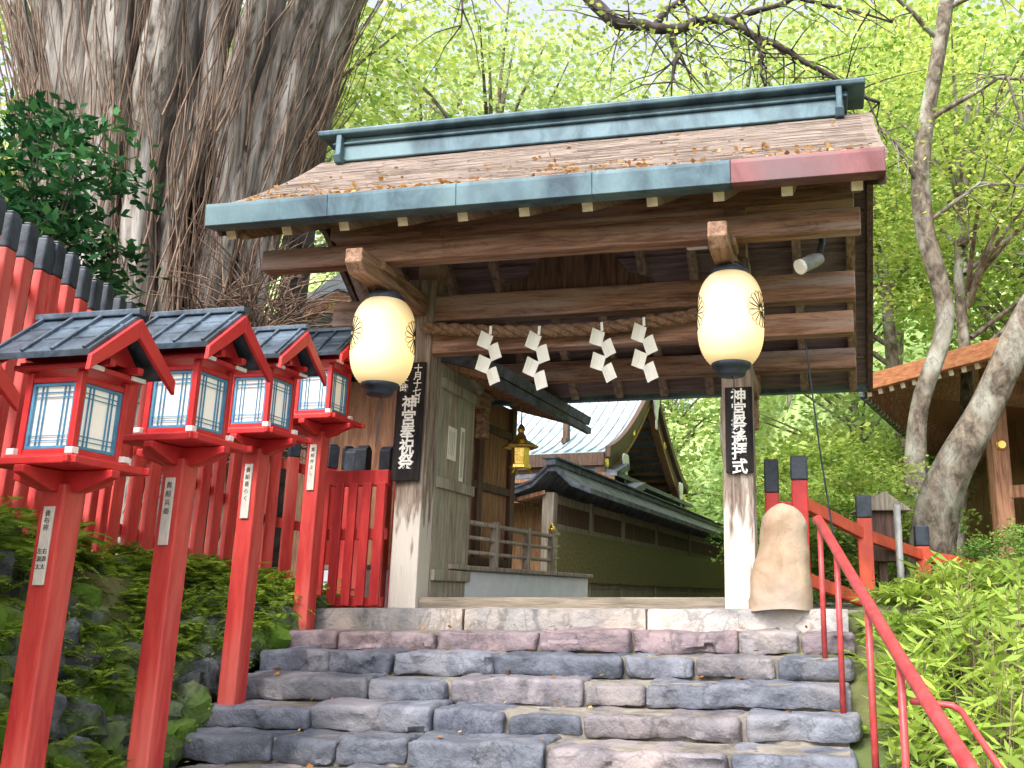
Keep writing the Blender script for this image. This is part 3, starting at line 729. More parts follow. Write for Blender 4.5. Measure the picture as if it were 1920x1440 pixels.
for i in range(430):
    a=random.uniform(-3.4,.3); a=a if random.random()<.3 else random.choice((-2.8,-2.2,-1.5,-.9,-.3,.1))+random.gauss(0,.11)
    wob=random.uniform(0,99); z0=random.uniform(0,5.5); n=random.randint(7,16); path=[]; rho=random.uniform(.96,1.15); drift=random.uniform(-.03,.03)
    for k in range(n):
        z=z0+k*.33; q=cen(z)+Vector((math.cos(a+drift*k*.4),math.sin(a+drift*k*.4)*.75,0))*(RZ(z)*rho)
        q+=Vector((noise.noise(Vector((wob,z*.7,0))),noise.noise(Vector((wob,z*.7,9)))-.2,0))*.26; path.append(q)
    r=random.uniform(.005,.016); mb.tube(path,[r*(1-.6*k/n) for k in range(n)],5,cap=False)
mb.build("twiggy_shoots",m_twig,bt,smooth=True)
bs=empty("twiggy_shrub",(-4.75,10.2,0)); mb=MB()
for i in range(420):
    a=random.uniform(0,6.28); el=random.uniform(.5,1.3); d=Vector((math.cos(a)*math.cos(el)+.12,math.sin(a)*math.cos(el),math.sin(el)))
    q=Vector((random.uniform(-.5,.4),random.uniform(-.3,.3),random.uniform(1.4,3.4))); path=[q]; 
    for k in range(7):
        d=(d+Vector((random.uniform(-.2,.2),random.uniform(-.2,.2),-.13))).normalized(); q=q+d*random.uniform(.12,.22); path.append(q)
    r=random.uniform(.006,.017); mb.tube(path,[r*(1-.09*k) for k in range(8)],4,cap=False)
for i in range(9):
    mb.tube([(random.uniform(-.2,.2),random.uniform(-.2,.2),0),(random.uniform(-.3,.2),0,1.3),(random.uniform(-.5,.3),0,2.9)],[.06,.05,.02],6)
mb.build("twigs",m_twig,bs,smooth=True); thing(bs,"bare brown twiggy shrub beside the old tree","shrub")
# ------------------------------------------------------------ crowns
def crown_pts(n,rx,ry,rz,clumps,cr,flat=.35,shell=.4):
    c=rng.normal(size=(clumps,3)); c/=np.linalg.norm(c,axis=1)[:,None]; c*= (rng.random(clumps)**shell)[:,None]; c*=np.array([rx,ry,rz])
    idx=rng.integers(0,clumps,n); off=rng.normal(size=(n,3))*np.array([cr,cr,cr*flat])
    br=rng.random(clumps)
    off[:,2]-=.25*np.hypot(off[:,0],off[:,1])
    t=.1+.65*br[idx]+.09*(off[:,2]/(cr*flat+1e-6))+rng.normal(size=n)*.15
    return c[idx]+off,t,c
def make_tree(name,m,n,rx,rz,hh,cl,cr,size,tr=.13,lean=0,bm=None):
    e=empty(name,(0,0,-100)); mb=MB()
    path=[(lean*z/hh+.12*math.sin(z*1.1+lean*5),.1*math.cos(z*.9),z) for z in np.linspace(-.5,hh*1.15,12)]
    mb.tube(path,[tr*(1.15-.06*k) for k in range(12)],9,lump=.2)
    P_,t,c=crown_pts(n,rx,rx,rz,cl,cr)
    top=Vector((lean,0,hh))
    P_=P_+np.array(top)
    for q in c[:26]:
        q=Vector(q)+top; s=Vector((lean*.8,0,max(hh*.45,min(hh*.95,q.z-.8-.35*math.hypot(q.x-lean,q.y))))); mid=(s*.5+q*.5)+Vector((0,0,.15)); mb.tube([s,mid,q],[tr*.4,tr*.25,tr*.07],5,cap=False)
    mb.build("trunk",bm or m_bark2,e,smooth=True)
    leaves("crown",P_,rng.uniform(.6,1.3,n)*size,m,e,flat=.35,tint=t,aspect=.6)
    return e
def place(src,X,Y,z=None,s=1,rz=None,lab="leafy green maple tree on the hillside",cat="tree",grp="trees on the wooded slope"):
    c=copy_thing(src,(X,Y,gz(X,Y)-.05 if z is None else z)); c.rotation_euler=(0,0,random.uniform(0,6.28) if rz is None else rz); c.scale=(s,s,s)
    thing(c,lab,cat,grp); return c
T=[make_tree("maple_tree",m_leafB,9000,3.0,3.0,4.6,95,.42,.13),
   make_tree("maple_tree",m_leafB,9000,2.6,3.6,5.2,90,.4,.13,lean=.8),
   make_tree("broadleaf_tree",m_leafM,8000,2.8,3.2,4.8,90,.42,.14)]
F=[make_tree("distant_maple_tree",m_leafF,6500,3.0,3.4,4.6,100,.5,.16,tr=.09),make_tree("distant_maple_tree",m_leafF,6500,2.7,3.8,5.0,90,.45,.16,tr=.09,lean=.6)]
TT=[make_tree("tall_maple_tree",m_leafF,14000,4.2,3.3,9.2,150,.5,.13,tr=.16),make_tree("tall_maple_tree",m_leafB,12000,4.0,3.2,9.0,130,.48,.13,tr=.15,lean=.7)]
A_=T+F+TT
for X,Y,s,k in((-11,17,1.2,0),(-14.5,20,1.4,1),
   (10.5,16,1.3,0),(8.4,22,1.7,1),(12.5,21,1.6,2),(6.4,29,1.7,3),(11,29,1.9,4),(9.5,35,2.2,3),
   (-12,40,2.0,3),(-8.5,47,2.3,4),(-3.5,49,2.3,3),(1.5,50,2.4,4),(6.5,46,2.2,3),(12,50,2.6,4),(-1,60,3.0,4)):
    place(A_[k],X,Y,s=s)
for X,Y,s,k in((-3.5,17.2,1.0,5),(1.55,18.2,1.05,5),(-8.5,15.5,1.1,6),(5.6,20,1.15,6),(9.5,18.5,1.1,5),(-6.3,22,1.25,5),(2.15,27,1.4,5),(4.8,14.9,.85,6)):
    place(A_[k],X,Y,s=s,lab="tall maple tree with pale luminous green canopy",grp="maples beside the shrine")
def kill(L):
    for t in L:
        for ch in list(t.children): bpy.data.objects.remove(ch)
        bpy.data.objects.remove(t)
kill(A_)
B0=make_tree("garden_bush",m_leafM,7000,.9,.75,.9,70,.16,.07,tr=.03)
B1=make_tree("garden_bush",m_leafB,7000,1.0,.8,1.1,70,.18,.07,tr=.03)
for X,Y,s,b in((2.5,10.9,1.0,B1),(1.95,11.6,.95,B0),(3.7,9.6,.6,B0),(2.3,13.6,1.1,B1),(3.5,17,1.8,B1),(4.4,21,2.2,B1),(3.3,24,1.8,B0),(4.4,28,2.8,B1)):
    place(b,X,Y,s=s,lab="rounded leafy green bush in the shrine garden",cat="bush",grp="garden bushes")
kill([B0,B1])
e=empty("evergreen_shrub",(-5.4,7.3,.2)); P_,t,c=crown_pts(2600,.85,.6,1.1,60,.17)
P_+=np.array([.1,0,3.1]); leaves("foliage",P_,rng.uniform(.09,.16,len(P_)),m_leafD,e,flat=.6,tint=t,aspect=.45)
mb=MB(); mb.tube([(0,0,-.2),(.05,0,1.5),(.1,0,3.2)],[.06,.05,.02],7)
for q in c[:30]:
    mb.tube([(.08,0,2.2),tuple((Vector(q)+Vector((.1,0,3.1)))*.5+Vector((.04,0,1.1))),tuple(Vector(q)+Vector((.1,0,3.1)))],[.02,.012,.004],5,cap=False)
mb.build("stems",m_darkbr,e,smooth=True); thing(e,"dark glossy evergreen shrub rising above the red fence","shrub")
# ------------------------------------------------------------ individual trees at the side of the gate
def wig_tree(name,pts,rads,m,lab,twigs,crown=None):
    e=empty(name,pts[0]); o=Vector(pts[0]); P=[Vector(p)-o for p in pts]
    path=[];rr=[]
    for i in range(len(P)-1):
        p0=P[max(i-1,0)];p1=P[i];p2=P[i+1];p3=P[min(i+2,len(P)-1)]
        for k in range(7):
            t=k/7; q=.5*((2*p1)+(p2-p0)*t+(2*p0-5*p1+4*p2-p3)*t*t+(3*p1-p0-3*p2+p3)*t**3)
            q=q+noise.noise_vector(Vector(((i+t)*.9,3,len(name))))*.05; path.append(q); rr.append(rads[i]*(1-t)+rads[i+1]*t)
    path.append(P[-1]); rr.append(rads[-1]); mb=MB(); mb.tube(path,rr,14,lump=.3)
    ends=[]
    for tw in twigs:
        tp=[Vector(p)-o for p in tw[0]]; pp=[]
        for i in range(len(tp)-1):
            for k in range(4):
                t=k/4; pp.append(tp[i].lerp(tp[i+1],t)+noise.noise_vector(Vector((i*2+t*2,tp[0].z,tp[0].x)))*.05)
        pp.append(tp[-1]); mb.tube(pp,[tw[1]*(1-.8*k/len(pp)) for k in range(len(pp))],7,cap=False); ends+=pp[2:]
    for q in ends:
        for _ in range(2):
            d=Vector((random.uniform(-1,1),random.uniform(-1,1),random.uniform(-.9,.5))).normalized(); a=q.copy(); pt=[a.copy()]
            for k in range(5): d=(d+Vector((random.uniform(-.3,.3),random.uniform(-.3,.3),random.uniform(-.25,.1)))).normalized(); a=a+d*.16; pt.append(a.copy())
            mb.tube(pt,[.012,.01,.008,.006,.005,.003],4,cap=False)
    mb.build("trunk",m,e,smooth=True)
    if crown:
        pos=[]
        for q in ends:
            for _ in range(crown): pos.append(tuple(q+Vector((random.gauss(0,.4),random.gauss(0,.4),random.gauss(-.1,.16)))))
        leaves("foliage",pos,rng.uniform(.05,.1,len(pos)),m_leafB,e,flat=.35)
    thing(e,lab,"tree"); return e
wig_tree("slender_tree",[(3.02,11,-.1),(3.1,11,1.1),(3.2,11,2.3),(3.6,11,3.5),(3.4,11,4.7),(3.5,11,6.0),(3.95,11,8.1),(4.3,11.2,10)],[.16,.14,.12,.12,.11,.11,.1,.06],m_bark2,"slender crooked grey tree with mottled lichen bark",
 [([(3.55,11,6.2),(4.4,10.6,6.6),(5.3,10.2,6.2)],.04),([(3.4,11,4.7),(4.1,10.8,5.2),(4.9,10.4,5.0)],.035),([(3.8,11,7.4),(3.0,10.6,8.0),(2.0,10.3,7.8)],.04),([(3.45,11,5.2),(2.9,10.7,5.9),(2.3,10.5,6.1)],.025),([(3.9,11,7.9),(4.9,10.5,8.2),(5.8,10.1,7.7)],.04)],26)
wig_tree("leaning_tree",[(2.85,10,-.2),(2.98,10,.62),(3.15,9.95,1.25),(3.6,9.9,2.05),(4.0,9.8,2.9),(4.6,9.7,3.9),(5.2,9.6,5.6)],[.27,.23,.21,.19,.18,.15,.1],m_bark2,"thick leaning tree with lichen-covered bark",
 [([(4.6,9.7,3.9),(4.3,9.5,4.9),(4.0,9.4,5.9)],.05),([(4.9,9.7,4.6),(4.5,9.3,5.5),(4.5,9,6.4)],.04)],24)
wig_tree("overhanging_tree",[(-5.3,12.6,-.1),(-5.4,12.6,4),(-4.9,12.2,8),(-3.6,11,9.3),(-2.2,9.8,8.4),(-1.0,9.1,6.9)],[.2,.17,.14,.11,.09,.075],m_darkbr,"tree with dark crooked branches arching over the roof",
 [([(-1.0,9.1,6.9),(-.62,9,6.35),(-.3,9,6.25),(.15,9,6.2),(.6,9,6.35),(1.05,9,6.1),(1.45,9,5.95),(1.9,9,5.6),(2.4,9,5.3)],.085),([(.13,9,6.2),(.16,9,5.9),(.12,9,5.55)],.05),([(1.05,9,6.1),(1.12,9,5.9),(1.1,9,5.65)],.05),([(-.1,9,6.2),(.3,9,6.7),(.9,9,6.95)],.05),([(.7,9,6.3),(1.5,9,6.6),(2.6,9,6.3)],.04),([(-2.2,9.8,8.4),(-2.4,9.4,7.3),(-2.3,9.2,6.4)],.03)],22)
# ------------------------------------------------------------ bamboo grass, right bank
pos=[];dirs=[];sz=[];tn=[]; stm=MB()
for i in range(1900):
    u=1.62+abs(random.gauss(0,1.5))+.05; v=random.uniform(-4.6,2.5)
    if u>6: continue
    p=G(u,v); nn=noise.noise(Vector((p.x*1.5,p.y*1.5,0)))
    if nn<-.3: continue
    z=gz(p.x,p.y); h=random.uniform(.25,.8)*(1 if u>2.1 else .45)*(.4 if v>-.8 and u<3.4 else 1); tt=.5+nn*.9
    lx,ly=random.uniform(-.12,.12),random.uniform(-.12,.12)
    stm.tube([(p.x,p.y,z),(p.x+lx*.4,p.y+ly*.4,z+h*.6),(p.x+lx,p.y+ly,z+h)],[.004,.003,.002],3,cap=False)
    for k in range(random.randint(6,10)):
        f_=random.uniform(.3,1); a=random.uniform(0,6.28); q=Vector((p.x+lx*f_,p.y+ly*f_,z+h*f_))
        pos.append(tuple(q)); dirs.append((math.cos(a),math.sin(a),random.uniform(-.5,.9))); sz.append(random.uniform(.08,.24)); tn.append(.05+.55*tt+.25*f_+random.uniform(-.2,.2))
f=leaves("bamboo_grass",pos,sz,m_bam,aspect=.2,tint=tn,dirs=dirs); thing(f,"bright green bamboo grass covering the slope beside steps","bamboo grass",kind="stuff")
f=stm.build("bamboo_grass_stalks",m_twig); thing(f,"thin upright stalks of the bamboo grass beside steps","bamboo grass",kind="stuff")
pos=[];dirs=[];sz=[];tn=[]
for i in range(60):
    u=random.uniform(1.58,2.6); v=random.uniform(-4,1); p=G(u,v); fern(Vector((p.x,p.y,gz(p.x,p.y)+.02)),random.uniform(.15,.35),6)
f=leaves("ferns",pos,sz,m_fern,aspect=.28,tint=tn,dirs=dirs); thing(f,"green ferns at the edge of the stone steps","ferns",kind="stuff")
# ------------------------------------------------------------ handrails and railing on the right
hr=empty("iron_handrail",(1.16,5,0)); mb=MB(); ln=[(6.85,.56),(6.75,.56),(4.6,-.28),(3.5,-.68),(2.6,-1.02),(2.6,-1.15)]
mb.tube([(0,y-5,z) for y,z in ln],.034,12); mb.build("top_rail",m_pink,hr,smooth=True)
for y in(6.7,6.1,5.25,4.6,3.2):
    mb=MB(); z=np.interp(y,[2.6,3.5,4.6,6.75],[-1.02,-.68,-.28,.56]); mb.tube([(0,y-5,-1.7 if y<5 else max(-1.7,stairz((y-7.3)))-.2),(0,y-5,z)],.02,8)
    mb.build("upright",m_pink,hr,smooth=True)
mb=MB(); mb.tube([(0.03,-.45,-.48),(.22,-.45,-.5),(.25,-.5,-.52),(.25,-1.4,-.86)],.016,8); mb.build("side_loop",m_pink,hr,smooth=True)
thing(hr,"thin pinkish-red iron handrail sloping down beside the steps","handrail")
rl=empty("vermilion_railing",(0,0,0)); 
pp=[(1.22,8.0,-.1,1.22),(1.93,8.7,-.3,.95),(2.75,9.7,-.3,.74),(4.0,9.9,-.3,.45)]
for i,(x,y,z0,z1) in enumerate(pp):
    r_=.07
    M=Matrix.Translation((x,y,0))@Matrix.Rotation(-TH,4,'Z')
    mb=MB(); mb.box(-r_,r_,-r_,r_,z0-.2,z1-.22,0,M); mb.build("post",m_red if i==0 else m_oran,rl,bevel=.01)
    mb=MB(); mb.box(-r_-.004,r_+.004,-r_-.004,r_+.004,z1-.219,z1,0,M); mb.build("cap",m_blk,rl,bevel=.015)
for f0 in(.7,.2):
    mb=MB()
    for A,B in zip(pp[:-1],pp[1:]):
        mb.bar((A[0],A[1],A[2]+(A[3]-A[2])*f0),(B[0],B[1],B[2]+(B[3]-B[2])*f0),.06,.11)
    mb.build("rail",m_oran,rl,bevel=.006)
thing(rl,"orange-red wooden railing with black-capped posts descending the slope","railing")
e=gthing("fence_post",.86,.75,-.1); mb=MB(); mb.box(-.06,.06,-.05,.05,0,1.0); mb.box(.06,.24,-.03,.03,.82,.92); mb.box(.06,.24,-.03,.03,.3,.4); mb.build("shaft",m_red,e,bevel=.01)
mb=MB(); mb.box(-.063,.063,-.053,.053,1.001,1.3); mb.build("cap",m_blk,e,bevel=.012); thing(e,"red post with tall black cap behind the standing stone","fence post","black-capped fence posts")
mb=MB(); mb.tube([(2.3,8.9,-.5),(2.3,8.9,.88)],.035,10); o=mb.build("metal_pole",m_grey,smooth=True); thing(o,"plain grey metal pole beside the red railing","pole")
e=empty("small_wooden_shelter",(2.25,9.4,0)); mb=MB(); mb.box(-.18,.18,-.15,.15,.35,.85); mb.build("box",m_hdark,e,bevel=.01)
mb=MB(); mb.prism([(-.28,.85),(.28,.85),(0,1.05)],-.24,.24,'y'); mb.build("roof",m_lat,e,bevel=.01)
mb=MB(); mb.box(-.04,.04,-.04,.04,-.4,.35); mb.build("leg",m_hdark,e); thing(e,"small dark wooden lantern box by the railing","lantern box")
mb=MB(); mb.tube([G(1.2,.5,2.3),G(1.3,.6,1.2),G(1.42,.8,.2)],.008,5); o=mb.build("drain_cable",m_blk); thing(o,"thin black cable hanging from the gate eave","cable")
e=gthing("security_camera",1.34,-.3,2.68); mb=MB(); mb.tube([(.03,.0,.0),(-.02,-.04,-.03),(-.12,-.12,-.1)],[.045,.06,.06],14); mb.build("housing",m_cctv,e,smooth=True,sharp=40)
mb=MB(); mb.tube([(-.12,-.12,-.1),(-.14,-.135,-.115)],[.062,.062],14); mb.build("lens",m_wink,e)
mb=MB(); mb.tube([(.03,.04,.34),(.05,.04,.15),(.02,0,.02)],.028,8); mb.lathe([(.05,.2),(.08,.23),(.08,.34)],14,(.03,.04,0)); mb.build("mount",m_blk,e,smooth=True); thing(e,"dark security camera with pale lens under the roof","security camera")
e=gthing("smoke_detector_box",.33,-.1,2.98); mb=MB(); mb.box(-.09,.09,-.04,.04,-.06,.06); mb.build("casing",m_papersheet,e,bevel=.01)
mb=MB(); mb.box(-.05,.05,-.048,-.04,-.02,.02); mb.tube([(0,0,.06),(0,0,.25)],.01,6); mb.build("grille",m_grey,e); thing(e,"small white electrical box under the gate soffit","electrical box")
# ------------------------------------------------------------ courtyard buildings
TH2=R(14.4)
def conc(y,L,e,h,p=1.7):
    t=1-abs(2*y/L-1); return e+h*(.4*t+.6*t**p)
HS=1.32
hall=empty("main_hall",(-1.5*HS,23.7*HS,0),-TH2); hall.scale=(HS,HS,HS); thing(hall,"shrine hall with sweeping blue-grey metal roof and curved gable","hall")
L=9.3;ez,hh=3.75,2.9; ysn=np.linspace(0,L,40)
prof=[(y,conc(y,L,ez,hh)) for y in ysn]
mb=MB(); mb.strip([(y,z-.12) for y,z in prof],prof,-13,0)
for x in np.arange(-13,0,.32):
    mb.strip([(y,z) for y,z in prof[:20:2]],[(y,z+.05) for y,z in prof[:20:2]],x,x+.05)
mb.build("roof",m_hroof,hall)
mb=MB(); mb.strip([(y,z-.55) for y,z in prof],[(y,z-.141) for y,z in prof],-.25,.02); mb.build("barge_board",m_hdark,hall)
mb=MB(); mb.strip([(y,z-.66) for y,z in prof],[(y,z-.551) for y,z in prof],-.2,.04); mb.build("barge_trim",m_hwood,hall)
mb=MB(); mb.strip([(y,z-.14) for y,z in prof],[(y,z+.14) for y,z in prof],.021,.16); mb.build("verge_capping",m_hdark,hall)
mb=MB()
for y in np.arange(.3,8.9,.36):
    z=conc(y,L,ez,hh)-.35; mb.box(-1.6,-.26,y,y+.12,z-.1,z)
mb.build("gable_rafters",m_hwood,hall)
mb=MB(); mb.box(-12,-1.6,1.2,L-1.2,-.1,4.1); mb.prism([(y,max(4.0,conc(y,L,ez,hh)-.15)) for y in np.linspace(1.2,7.8,12)]+[(7.8,3.9),(1.2,3.9)],-2,-1.55); mb.build("wall",m_hwood,hall)
mb=MB()
for y in (1.2,2.8,4.5,6.2,7.8): mb.box(-1.6,-1.45,y-.1,y+.1,-.1,4.9)
for z in(2.6,3.4,4.2): mb.box(-1.6,-1.47,1.0,8.0,z,z+.16)
mb.build("timber_frame",m_hdark,hall)
mb=MB(); 
for x in np.arange(-12,-.3,.4): mb.bar((x,-.0,ez-.18),(x,1.4,ez+.1),.1,.12)
mb.box(-13,0,-.05,.02,ez-.36,ez-.02); mb.box(-13,0,.1,.2,ez-.5,ez-.36); mb.build("eave_rafters",m_hdark,hall)
mb=MB(); 
for dz,dx in((0,.35),(-.55,.8)):
    mb.prism([(.2-dx*.6,3.1+dz),(.25-dx*.6,3.22+dz),(1.2,3.6+dz),(1.2,3.4+dz)],-13,dx,'x'); mb.prism([(dx,3.1+dz),(dx,3.22+dz),(-1.6,3.75+dz),(-1.6,3.55+dz)],.25-dx*.6,9.2,'y')
mb.build("lower_roof",m_tile,hall)
mb=MB(); mb.box(-13,.3,-.06,-.02,2.98,3.08); mb.box(-13,.72,-.34,-.3,2.42,2.53); mb.build("lower_eave_trim",m_hwood,hall)
def gegyo(y,z,s):
    mb=MB(); pr=[]
    for k in range(24):
        a=2*math.pi*k/24; r=s*(1+.25*math.cos(3*a)); pr.append((y+r*math.sin(a)*.7,z-r*math.cos(a)))
    mb.prism(pr,.17,.22,'x'); mb.prism([(y-s*.2,z-s*1.9),(y+s*.2,z-s*1.9),(y+s*.12,z),(y-s*.12,z)],.171,.21,'x'); return mb
for y,s in((4.65,.42),(1.3,.34),(8.0,.34)):
    gegyo(y,conc(y,L,ez,hh)-.7,s).build("gable_pendant",m_white,hall,bevel=.01)
for y in(.1,2.6,6.4,9.1):
    z=conc(y,L,ez,hh)-.32; mb=MB(); mb.lathe([(.15,0),(.12,.03)],12); o=mb.build("gold_boss",m_gold,hall); o.location=(.03,y,z); o.rotation_euler=(0,R(90),0)
CS=1.6
co=empty("roofed_lattice_wall",(-1.92*CS,12.0*CS,0),-TH2); co.scale=(CS,CS,CS); thing(co,"long low roofed wall with diamond lattice windows and dark tiles","lattice wall")
CL=19
mb=MB(); pr=[(0,1.36),(.3,1.46),(.52,1.66),(.62,1.66),(.84,1.46),(1.1,1.36)]
mb.strip([(x,z-.07) for x,z in pr],pr,-.2,CL,'y')
for y in np.arange(-.2,CL,.16):
    for (a,b) in zip(pr[:2],pr[1:3]): mb.bar((a[0],y,a[1]+.01),(b[0],y,b[1]+.01),.05,.03)
mb.build("tiled_roof",m_tile,co)
mb=MB(); mb.box(.5,.64,-.25,CL,1.66,1.74); mb.box(.46,.68,-.27,CL,1.741,1.77); mb.build("ridge",m_tile,co,bevel=.01)
mb=MB(); mb.box(-.02,.02,-.22,CL,1.27,1.35); mb.box(.021,.06,-.2,CL,1.22,1.29); mb.build("eave_board",m_hdark,co)
mb=MB()
for y in np.arange(-.1,CL,.16): mb.bar((.03,y,1.24),(.45,y,1.33),.04,.05)
mb.build("rafters",m_hwood,co)
mb=MB(); 
py=[0,1.5,3.1,5.2,8.0,11.5,15.5]
for y in py: mb.box(.4,.56,y-.07,y+.07,-.1,1.33)
mb.box(.45,.54,0,CL,.86,.94); mb.box(.45,.54,0,CL,.12,.2); mb.box(.46,.54,0,CL,1.2,1.31); mb.box(.49,.53,0,CL,-.1,.119)
mb.build("timber_frame",m_lat,co,bevel=.006)
mb=MB(); mb.box(.5,.53,0,CL,.941,1.199); mb.build("upper_panel",m_hdark,co)
mb=MB(); mb.box(.57,.6,0,CL,.2,.86); mb.build("mesh_backing",m_latp,co)
mb=MB()
for y,yn in zip(py[:6],py[1:]):
    a,b=y+.07,yn-.07
    for k in np.arange(a-.66,b,.11):
        for sg in(1,-1):
            y0,y1=k,k+.66; z0,z1=(.2,.86) if sg>0 else (.86,.2)
            if y0<a: z0=z0+(z1-z0)*(a-y0)/(y1-y0); y0=a
            if y1>b: 
                z1=z0+(z1-z0)*(b-y0)/(y1-y0); y1=b
            if y1-y0>.02: mb.bar((.5+.006*sg,y0,z0),(.5+.006*sg,y1,z1),.012,.022,up=(1,0,0))
mb.build("diamond_lattice",m_lat,co)
sh=empty("side_hall",(-2.3,9.6,0),-TH2); thing(sh,"brown timber shrine building with dark layered eaves","shrine building")
mb=MB(); mb.box(-1.3,0,-.2,1.7,-.1,2.3); mb.build("wall",m_hwood,sh)
mb=MB()
for y in(-.2,.75,1.65): mb.box(-.0,.06,y-.06,y+.06,-.1,2.3)
for z in(.35,1.2,1.9): mb.box(.003,.045,-.14,1.6,z,z+.09)
mb.build("timber_frame",m_hdark,sh,bevel=.005)
mb=MB(); mb.prism([(.95,2.1),(.98,2.2),(.0,2.5),(-.6,2.66),(-1.9,2.25),(-1.9,2.15),(-.6,2.5),(0,2.38)],-.9,1.9,'y'); mb.build("roof",m_tile,sh)
mb=MB()
for y in np.arange(-.8,1.85,.16): mb.bar((.9,y,2.08),(.02,y,2.34),.05,.06)
mb.build("eave_rafters",m_hwood,sh)
mb=MB(); mb.box(.9,.96,-.9,1.95,2.0,2.08); mb.build("gutter",m_tile,sh)
ve=empty("veranda_railing",(-2.15,10.5,0),-TH2); thing(ve,"weathered wooden veranda railing with gold-tipped posts on white base","railing")
mb=MB(); mb.box(-1,.5,-1.6,2.6,-.12,.26); mb.build("white_base",m_white,ve,bevel=.01)
mb=MB(); mb.box(-1,.56,-1.6,2.65,.261,.31); mb.build("deck",m_lat,ve,bevel=.01)
for z,r in((.45,.022),(.6,.022),(.75,.028)):
    mb=MB(); mb.tube([(.45,-1.6,z),(.45,1.2,z),(.45,1.55,z+.04)],r,8); mb.build("rail",m_lat,ve,smooth=True)
for y in(-.4,.5,1.3):
    mb=MB(); mb.box(.41,.49,y-.035,y+.035,.311,.8); mb.build("rail_post",m_lat,ve,bevel=.005)
mb=MB(); mb.lathe([(.03,.8),(.05,.82),(.05,.86),(.02,.9),(.005,.93)],12,(.45,1.3,0)); mb.build("gold_finial",m_gold,ve,smooth=True)
gl=empty("gold_hanging_lantern",(-1.6,10.2,1.62),0); gl.scale=(1.05,1.05,1.05)
mb=MB(); mb.lathe([(.08,-.2),(.12,-.19),(.12,-.16),(.09,-.15),(.1,.02),(.11,.03)],6); mb.build("body",m_gold,gl)
mb=MB(); mb.lathe([(.02,.19),(.03,.17),(.06,.1),(.13,.06),(.19,.03),(.2,.045),(.14,.08),(.07,.12),(.03,.2)][::-1],6); mb.lathe([(.03,.2),(.045,.23),(.03,.27),(.005,.3)],10); mb.build("roof",m_gold,gl)
mb=MB(); mb.tube([(0,0,.3),(0,0,.55)],.008,6); mb.build("chain",m_gold,gl)
for k in range(3):
    a=k*2.09; mb=MB(); mb.tube([(.09*math.cos(a),.09*math.sin(a),-.19),(.12*math.cos(a),.12*math.sin(a),-.24),(.14*math.cos(a),.14*math.sin(a),-.25)],.012,6); mb.build("foot",m_gold,gl)
thing(gl,"hexagonal gold metal lantern hanging from the hall eave","hanging lantern")
e=empty("distant_pavilion",G(-5.9,6,1.1),-TH); mb=MB(); mb.box(-.9,.9,-.5,1.2,-1.3,2.7); mb.build("wall",m_hwood,e)
mb=MB(); mb.prism([(-1.5,3.05),(-.9,3.2),(0,3.75),(.9,3.2),(1.5,3.05),(1.5,2.95),(0,3.5),(-1.5,2.95)],-1.3,1.6,'y'); mb.build("roof",m_hroof,e)
mb=MB(); mb.prism([(-1.4,2.9),(0,3.45),(1.4,2.9),(1.3,2.75),(0,3.25),(-1.3,2.75)],-1.32,-1.2,'y'); mb.build("barge_board",m_hwood,e)
mb=MB(); mb.lathe([(.1,0),(.1,.04)],12); o=mb.build("gold_boss",m_gold,e); o.location=(0,-1.33,3.2); o.rotation_euler=(R(90),0,0)
thing(e,"small shrine pavilion with pale roof behind the fence","pavilion")
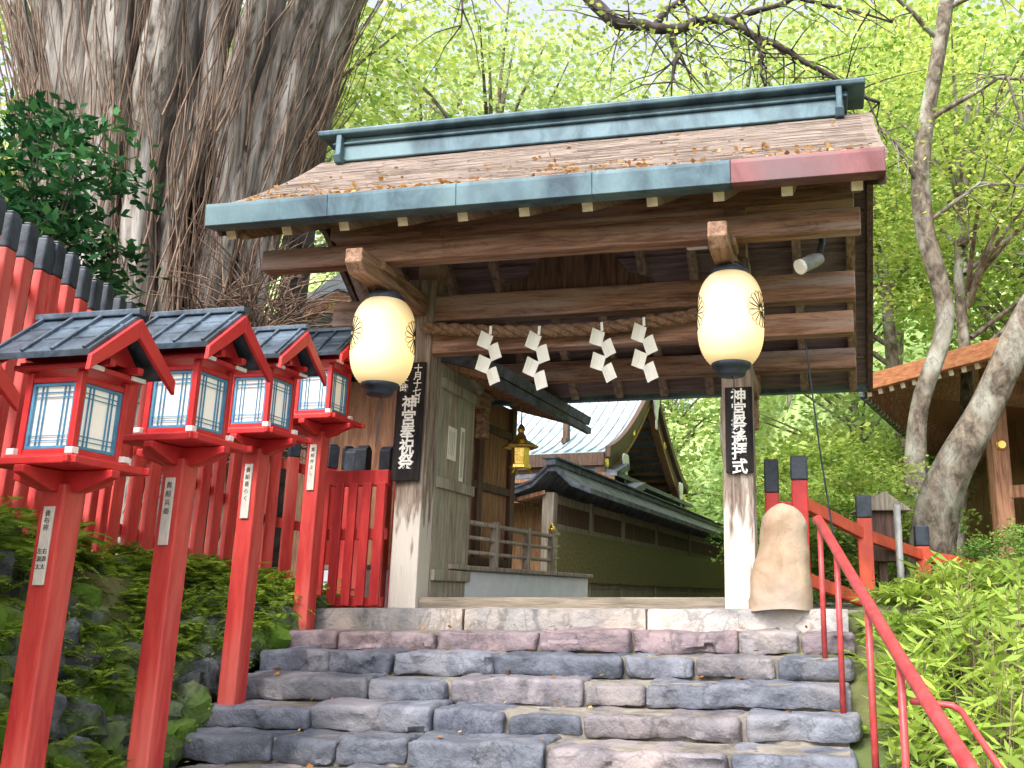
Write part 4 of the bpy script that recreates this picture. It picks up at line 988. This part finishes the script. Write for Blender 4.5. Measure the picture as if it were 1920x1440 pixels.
# ------------------------------------------------------------ right hall
rh=empty("timber_pavilion",(2.75*1.2,12*1.2,0),0); rh.scale=(1.2,1.2,1.2); thing(rh,"timber shrine pavilion with broad rafter eaves and orange shingle edge","pavilion")
A=Vector((0,0,2.72));B=Vector((2.4,-3.4,2.8));C_=Vector((4.4,9.5,2.6))
mb=MB()
inA=A+Vector((3.2,2.5,1.3)); inB=B+Vector((3.4,2.0,1.3)); inC=C_+Vector((3.4,-1.5,1.3))
mb.add([A,B,inB,inA]+[p+Vector((0,0,.16)) for p in(A,B,inB,inA)],[(0,1,2,3),(7,6,5,4),(0,4,5,1),(1,5,6,2),(2,6,7,3),(3,7,4,0)])
mb.add([A,inA,inC,C_]+[p+Vector((0,0,.16)) for p in(A,inA,inC,C_)],[(0,1,2,3),(7,6,5,4),(0,4,5,1),(1,5,6,2),(2,6,7,3),(3,7,4,0)])
mb.build("roof",m_hwood,rh)
mb=MB(); mb.bar(A+Vector((0,-.02,.09)),B+Vector((0,-.02,.09)),.12,.22); mb.build("shingle_edge",m_orange,rh,bevel=.01)
mb=MB(); mb.bar(A+Vector((-.03,0,-.03)),C_+Vector((-.03,0,-.03)),.09,.1); mb.build("gutter",m_tile,rh,bevel=.01)
mb=MB()
for k in range(22):
    t=(k+.5)/22; p=A.lerp(B,t); q=inA.lerp(inB,t); mb.bar(p+Vector((0,0,-.05)),q+Vector((0,0,-.05)),.07,.08,ends=1)
for k in range(46):
    t=(k+.5)/46; p=A.lerp(C_,t); q=inA.lerp(inC,t); mb.bar(p+Vector((0,0,-.05)),q+Vector((0,0,-.05)),.07,.08,ends=1)
mb.build("rafters",[m_hwood,m_end],rh)
for x,y in((1.6,-.4),(2.05,0.9),(2.9,-1.6)):
    mb=MB(); mb.box(x-.11,x+.11,y-.11,y+.11,-.2,3.3); mb.build("post",m_hwood,rh,bevel=.012)
for q in(((1.5,-.4,2.6),(4.5,-2.6,2.6),.16,.2),((1.6,-.4,2.3),(2.8,4,2.3),.14,.2),((1.6,-.4,1.3),(3.2,-1.7,1.3),.1,.16)):
    mb=MB(); mb.bar(*q); mb.build("beam",m_hwood,rh,bevel=.01)
mb=MB(); mb.lathe([(.07,0),(.05,.03)],12); o=mb.build("gold_boss",m_gold,rh); o.location=(1.6,-.53,1.9); o.rotation_euler=(R(90),0,0)
mb=MB(); mb.box(3.2,6,1.9,8,-.2,2.9); mb.build("wall",m_hwood,rh)
print("objects",len(bpy.data.objects))
